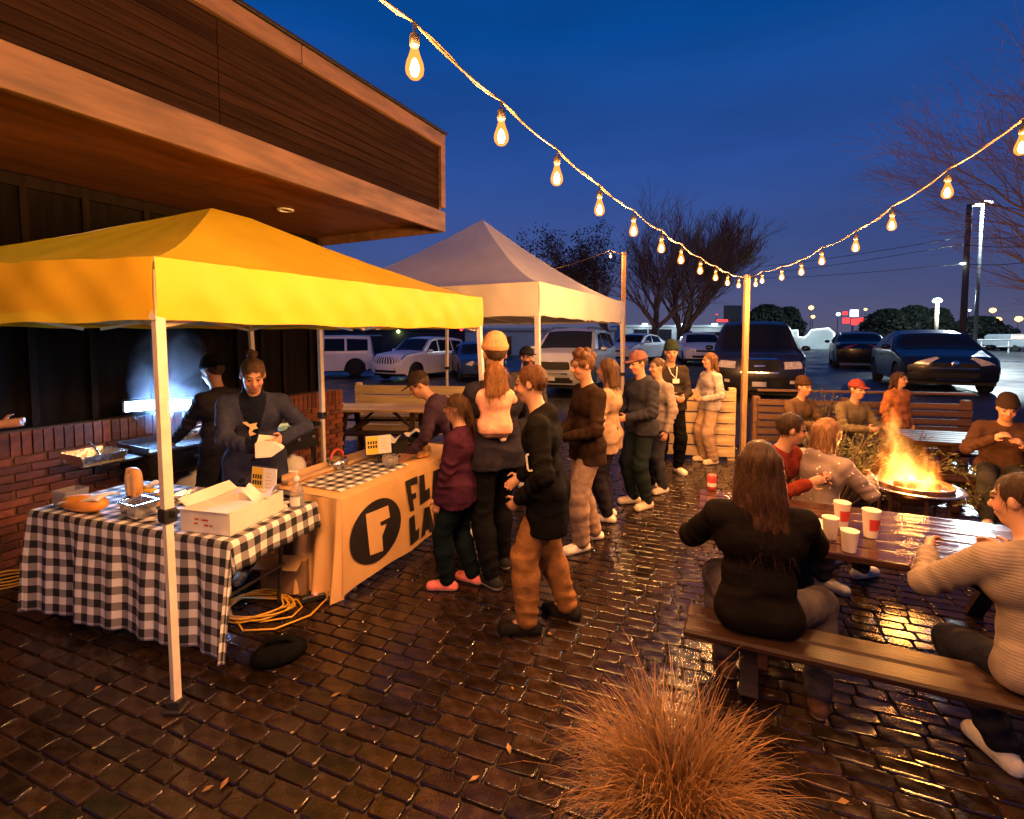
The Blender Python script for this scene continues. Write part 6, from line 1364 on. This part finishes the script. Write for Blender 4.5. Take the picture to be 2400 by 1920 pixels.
one('pole', lambda b: b.tube([(0, 0, 0), (0, 0, zt)], [.16, .13], 10), M_pole, lp, smooth=True); one('lamp_lens', lambda b: b.lathe([(0, -.2), (.25, -.12), (.32, 0), (.2, .18), (0, .22)], 14, (0, 0, zt + .2)), M_cool, lp, smooth=True); lamp('lot_lamp', 'POINT', (0, -.6, zt), 2200, (.7, 1, .95), .2, lp)
wz = [(490 + 60, 2256), ]
def wire(label, pts):
    t = thing('power_line', label, 'power line', pts[0]); o = Vector(pts[0]); path = []
    for a, c in zip(pts, pts[1:]):
        for k in range(10): f = k / 10; q = Vector(a).lerp(Vector(c), f); q.z -= .5 * 4 * f * (1 - f) * .5; path.append(q - o)
    path.append(Vector(pts[-1]) - o); one('cable', lambda b: b.tube(path, .022, 5), M_cable, t)
for lab, (a, c, d_) in zip(('highest power line crossing behind the right string', 'middle power line crossing behind the right string', 'lowest power line with a splice crossing behind the right string'), (((1740, 628), (2256, 555), (2480, 540)), ((1740, 645), (2256, 572), (2480, 566)), ((1740, 652), (2256, 618), (2480, 600)))):
    wire(lab, [tuple(at(*a, 60)), tuple(at(*c, 30)), tuple(at(*d_, 28))])
# ================================================================== far buildings and signs
M_bwh = mat('wall_pale', (.55, .58, .6), .7, var=.12, scale=1); M_bdk = mat('wall_dusk', (.05, .045, .06), .8, var=.3)
M_edge = emat('edge_light', (.85, .95, 1), 3.0); M_win = mat('window_dark', (.02, .02, .025), .15)
def low_shop(label, u0, u1, v0, v1, Y, m, openings=(), lights=(), depth=6, shop_lamp=False):
    a, c = at(u0, v1, Y), at(u1, v1, Y); z1 = at(u0, v0, Y).z; z0 = lot_z(a.x, a.y); w = c.x - a.x
    t = thing('shop_building', label, 'building', ((a.x + c.x) / 2, Y, z0)); h = z1 - z0
    one('wall', lambda b: b.box((0, depth / 2, h / 2), (w, depth, h), ch=.03), m, t); one('parapet', lambda b: b.box((0, -.06, h - .12), (w + .3, .2, .26), ch=.03), m, t)
    for (x, wd, zb, hh) in openings:
        f = one('window', lambda b: b.box((x * w, -.02, zb + hh / 2), (wd, .08, hh)), M_win, t); one('frame', lambda b: b.box((x * w, -.05, zb + hh + .05), (wd + .16, .1, .1)), M_bwh, f)
    if shop_lamp:
        for x in (-.3, .0, .3): one('wall_light', lambda b: b.box((x * w, -.35, h + .1), (.5, .3, .12), ch=.03), M_cool, t); lamp('shop_lamp', 'POINT', (x * w, -1.6, h + .2), 70, (.8, .97, 1), .15, t)
    for (x, z, r, e) in lights: one('wall_light', lambda b: b.lathe([(0, -r), (r, 0), (0, r)], 8, (x * w, -.2, z)), e, t, smooth=True)
    return t
low_shop('long low pale shop behind the bare trees', 1455, 1725, 762, 800, 52, M_bwh, [(-.33, 1.4, .3, 1.6), (-.16, 2.4, 0, 1.9), (.05, 1.6, .2, 1.5), (.3, 2.0, .2, 1.4)], [], shop_lamp=True)
low_shop('pale flat roofed shop behind the parked white SUVs', 1090, 1440, 768, 810, 40, M_bwh, [(-.25, 1.5, .2, 1.5), (.15, 2., .2, 1.5)], [])
low_shop('dark low roof shop at the far left of the lot', 760, 1110, 770, 800, 44, M_bdk, [(-.2, 2, .4, 1.4)], [(.0, 2.2, .14, emat('shop_green', (.75, 1, .25), 25)), (.42, 2.4, .2, M_redl)])
# mission style outlined wall with stepped parapet
t = thing('outlined_facade', 'pale stepped parapet facade outlined with white light beside the dark SUV', 'building', (at(1890, 806, 46).x, 46, lot_z(30, 46)))
sc_ = 46 / 1150
prof = [(1822, 806), (1822, 764), (1868, 763), (1869, 778), (1884, 780), (1893, 772), (1900, 762), (1940, 758), (1954, 770), (1954, 806)]
zz0 = at(1890, 806, 46).z - lot_z(30, 46)
pl_ = [((u - 1890) * sc_, max(.0, (806 - v) * sc_ + zz0 * 0)) for u, v in prof]
one('wall', lambda b: b.prism(pl_, -.5, 0, Matrix.Rotation(R(90), 3, 'X')), M_bwh, t); one('outline_light', lambda b: b.tube([(x, -.06, z + .03) for x, z in pl_], .05, 5), M_edge, t)
# billboard, sign lights, distant lamps
p = gp_(1716, 60); k = thing('billboard', 'dark blank billboard above the far shops', 'billboard', p); one('panel', lambda b: b.box((0, 0, pz(736, 60, p[2])), (2.1, .2, 2.0)), M_bdk, k); one('post', lambda b: b.box((0, .2, 2.2), (.25, .25, 4.4)), M_bdk, k)
def far_lamp(label, u, v, Y, r, m, n=1):
    p = gp_(u, Y); h_ = pz(v, Y, p[2]); t = thing('street_lamp', label, 'street lamp', p, 0, 'distant street lamps')
    one('pole', lambda b: b.tube([(0, 0, 0), (0, 0, h_)], .07, 6), M_gal, t); one('lamp_lens', lambda b: b.lathe([(0, -r), (r * .8, -r * .5), (r, 0), (r * .7, r * .6), (0, r * .8)], 10, (0, -.1, h_)), m, t, smooth=True)
for i, (u, v, r, m, lab) in enumerate(((1757, 740, .28, M_sod, 'warm lamp just right of the corner post'), (1806, 729, .22, M_sod, 'warm lamp above the left end of the outlined facade'), (1838, 738, .2, M_cool, 'pale lamp above the outlined facade'), (1898, 722, .26, M_sod, 'orange lamp high above the outlined facade'), (1903, 743, .2, M_sod, 'lower orange lamp above the outlined facade'), (1962, 737, .2, M_cool, 'pale lamp left of the red sign'), (2025, 726, .16, M_sod, 'small amber lamp right of the red sign'), (2145, 748, .18, M_cool, 'pale lamp between the dark shrubs'), (2322, 728, .3, M_sod, 'warm lamp left of the far headlights'), (2335, 750, .34, M_sod, 'large warm lamp above the far headlights'), (2384, 748, .34, M_sod, 'large warm lamp at the right edge'), (1678, 738, .1, M_redl, 'tiny red lamp left of the billboard'), (2268, 728, .12, M_cool, 'tiny pale lamp beside the utility pole'))):
    far_lamp(lab, u, v, 70, r * 1.35, m)
p = gp_(2000, 70); k = thing('lit_sign', 'cluster of red and white lit sign panels far across the lot', 'sign', p)
for dx, v, w_, h_, m in ((-1.1, 752, .9, .8, M_redl), (.1, 755, .8, .9, M_redl), (1.0, 752, .7, .8, M_redl), (0, 735, 1.1, 1.0, emat('sign_white', (.8, .9, 1), 3)), (-1.3, 735, .6, .5, M_redl)): one('sign_panel', lambda b: b.box((dx, 0, pz(v, 70, p[2])), (w_, .2, h_), ch=.05), m, k)
one('post', lambda b: b.box((0, .25, 2), (.2, .2, 4)), M_gal, k)
p = gp_(1692, 58); k = thing('lit_sign', 'small red lit lettering strip under the billboard', 'sign', p); one('sign_panel', lambda b: b.box((0, 0, pz(752, 58, p[2])), (1.3, .1, .28), ch=.04), M_redl, k); one('post', lambda b: b.box((0, .1, 1.4), (.15, .1, 2.4)), M_gal, k)
# car with lit headlights far right
p = gp_(2368, 40); k = thing('moving_car', 'distant car with glaring headlights at the right edge', 'car', p)
one('body', lambda b: (b.box((0, 0, .6), (1.8, 4.2, .6), ch=.12), b.box((0, .3, 1.1), (1.5, 2.2, .55), ch=.16)), P_sil, k)
for sg in (-1, 1): one('headlight', lambda b: b.lathe([(0, -.12), (.17, -.05), (.2, .02), (0, .1)], 12, (sg * .6, -2.12, .68), rot_x(R(90))), emat('headlamp_glow', (1, .75, .4), 30), k, smooth=True)
for sg in (-1, 1):
    for yy in (-1.3, 1.3): one('wheel', lambda b: b.lathe([(.2, -.1), (.32, -.09), (.32, .09), (.2, .1)], 14, (sg * .8, yy, .32), rot_y(R(90))), M_tyre, k)
lamp('headlight_lamp', 'SPOT', (0, -2.5, .8), 900, (1, .8, .5), .2, k, (R(80), 0, 0), spot_size=R(95))
# dark rounded shrubs and railing on the far side
def dark_bush(label, u, v, Y, w_, seed):
    p = gp_(u, Y); h_ = pz(v, Y, p[2]); rr = random.Random(seed); t = thing('clipped_shrub', label, 'shrub', p, 0, 'dark shrubs across the lot'); b = MB(); pts = []
    for i in range(2600):
        a = rr.uniform(0, 2 * pi); z = rr.random(); q = math.sqrt(max(0, 1 - (z * 1.0) ** 2.6)); rad = w_ * (.8 + .28 * rr.random()) * (q * .9 + .1) * (1 + .22 * sin(3 * a + seed) + .2 * sin(5 * z * 3 + a) * rr.random())
        c = Vector((rad * cos(a), rad * .7 * sin(a), z * h_)); w = Vector((rr.gauss(0, 1), rr.gauss(0, 1), rr.gauss(0, 1))).normalized() * .22; s_ = w.orthogonal() * .55; b.add([c - w, c - s_, c + w, c + s_], [(0, 1, 2, 3)])
    b.build('foliage', M_dkl, t); one('stem', lambda m: m.tube([(0, 0, 0), (0, 0, h_ * .6)], .15, 6), M_bark, t)
M_dkl = mat('shrub_leaf_dark', (.012, .016, .008), .7, var=.4, scale=2)
for i, (u, v, w_, lab) in enumerate(((2080, 726, 2.2, 'dark clipped shrub right of the red sign'), (2140, 718, 1.9, 'taller dark shrub behind the short lamp post'), (2195, 724, 1.5, 'dark shrub under the greenish lamp'), (2290, 743, 2.6, 'wide low dark shrub beside the utility pole'), (1795, 716, 2.0, 'dark tree clump left of the outlined facade'), (1845, 722, 1.6, 'small dark clump behind the outlined facade'))): dark_bush(lab, u, v, 48, w_, i)
k = thing('pipe_rail', 'white pipe railing at the far side of the lot', 'railing', gp_(2270, 36))
for z in (.45, .95): one('rail', lambda b: b.tube([(-1.1, 0, z), (3.2, 0, z)], .05, 6), M_white, k)
for x in (-1.0, 1.0, 3.0): one('post', lambda b: b.tube([(x, 0, 0), (x, 0, 1.0)], .05, 6), M_white, k)

# fallen leaves on the wet bricks
rr = random.Random(77); b = MB()
for i in range(60):
    y = rr.uniform(1.5, 7.2); x = rr.uniform(-1.05, 1.05) * y; a = rr.uniform(0, 6.28); s_ = rr.uniform(.012, .03); d = Vector((cos(a), sin(a), rr.uniform(-.1, .25))) * s_; n_ = Vector((-sin(a), cos(a), rr.uniform(-.2, .3))) * s_ * .5; c = Vector((x, y, .009))
    b.add([c - d, c - n_ + Vector((0, 0, .003)), c + d, c + n_ + Vector((0, 0, .004))], [(0, 1, 2, 3)])
o = b.build('leaf_litter', mat('leaf_fallen', (.22, .11, .035), .6, var=.5, scale=30)); tag(o, 'small fallen leaves scattered on the wet bricks', 'leaves', kind='stuff')
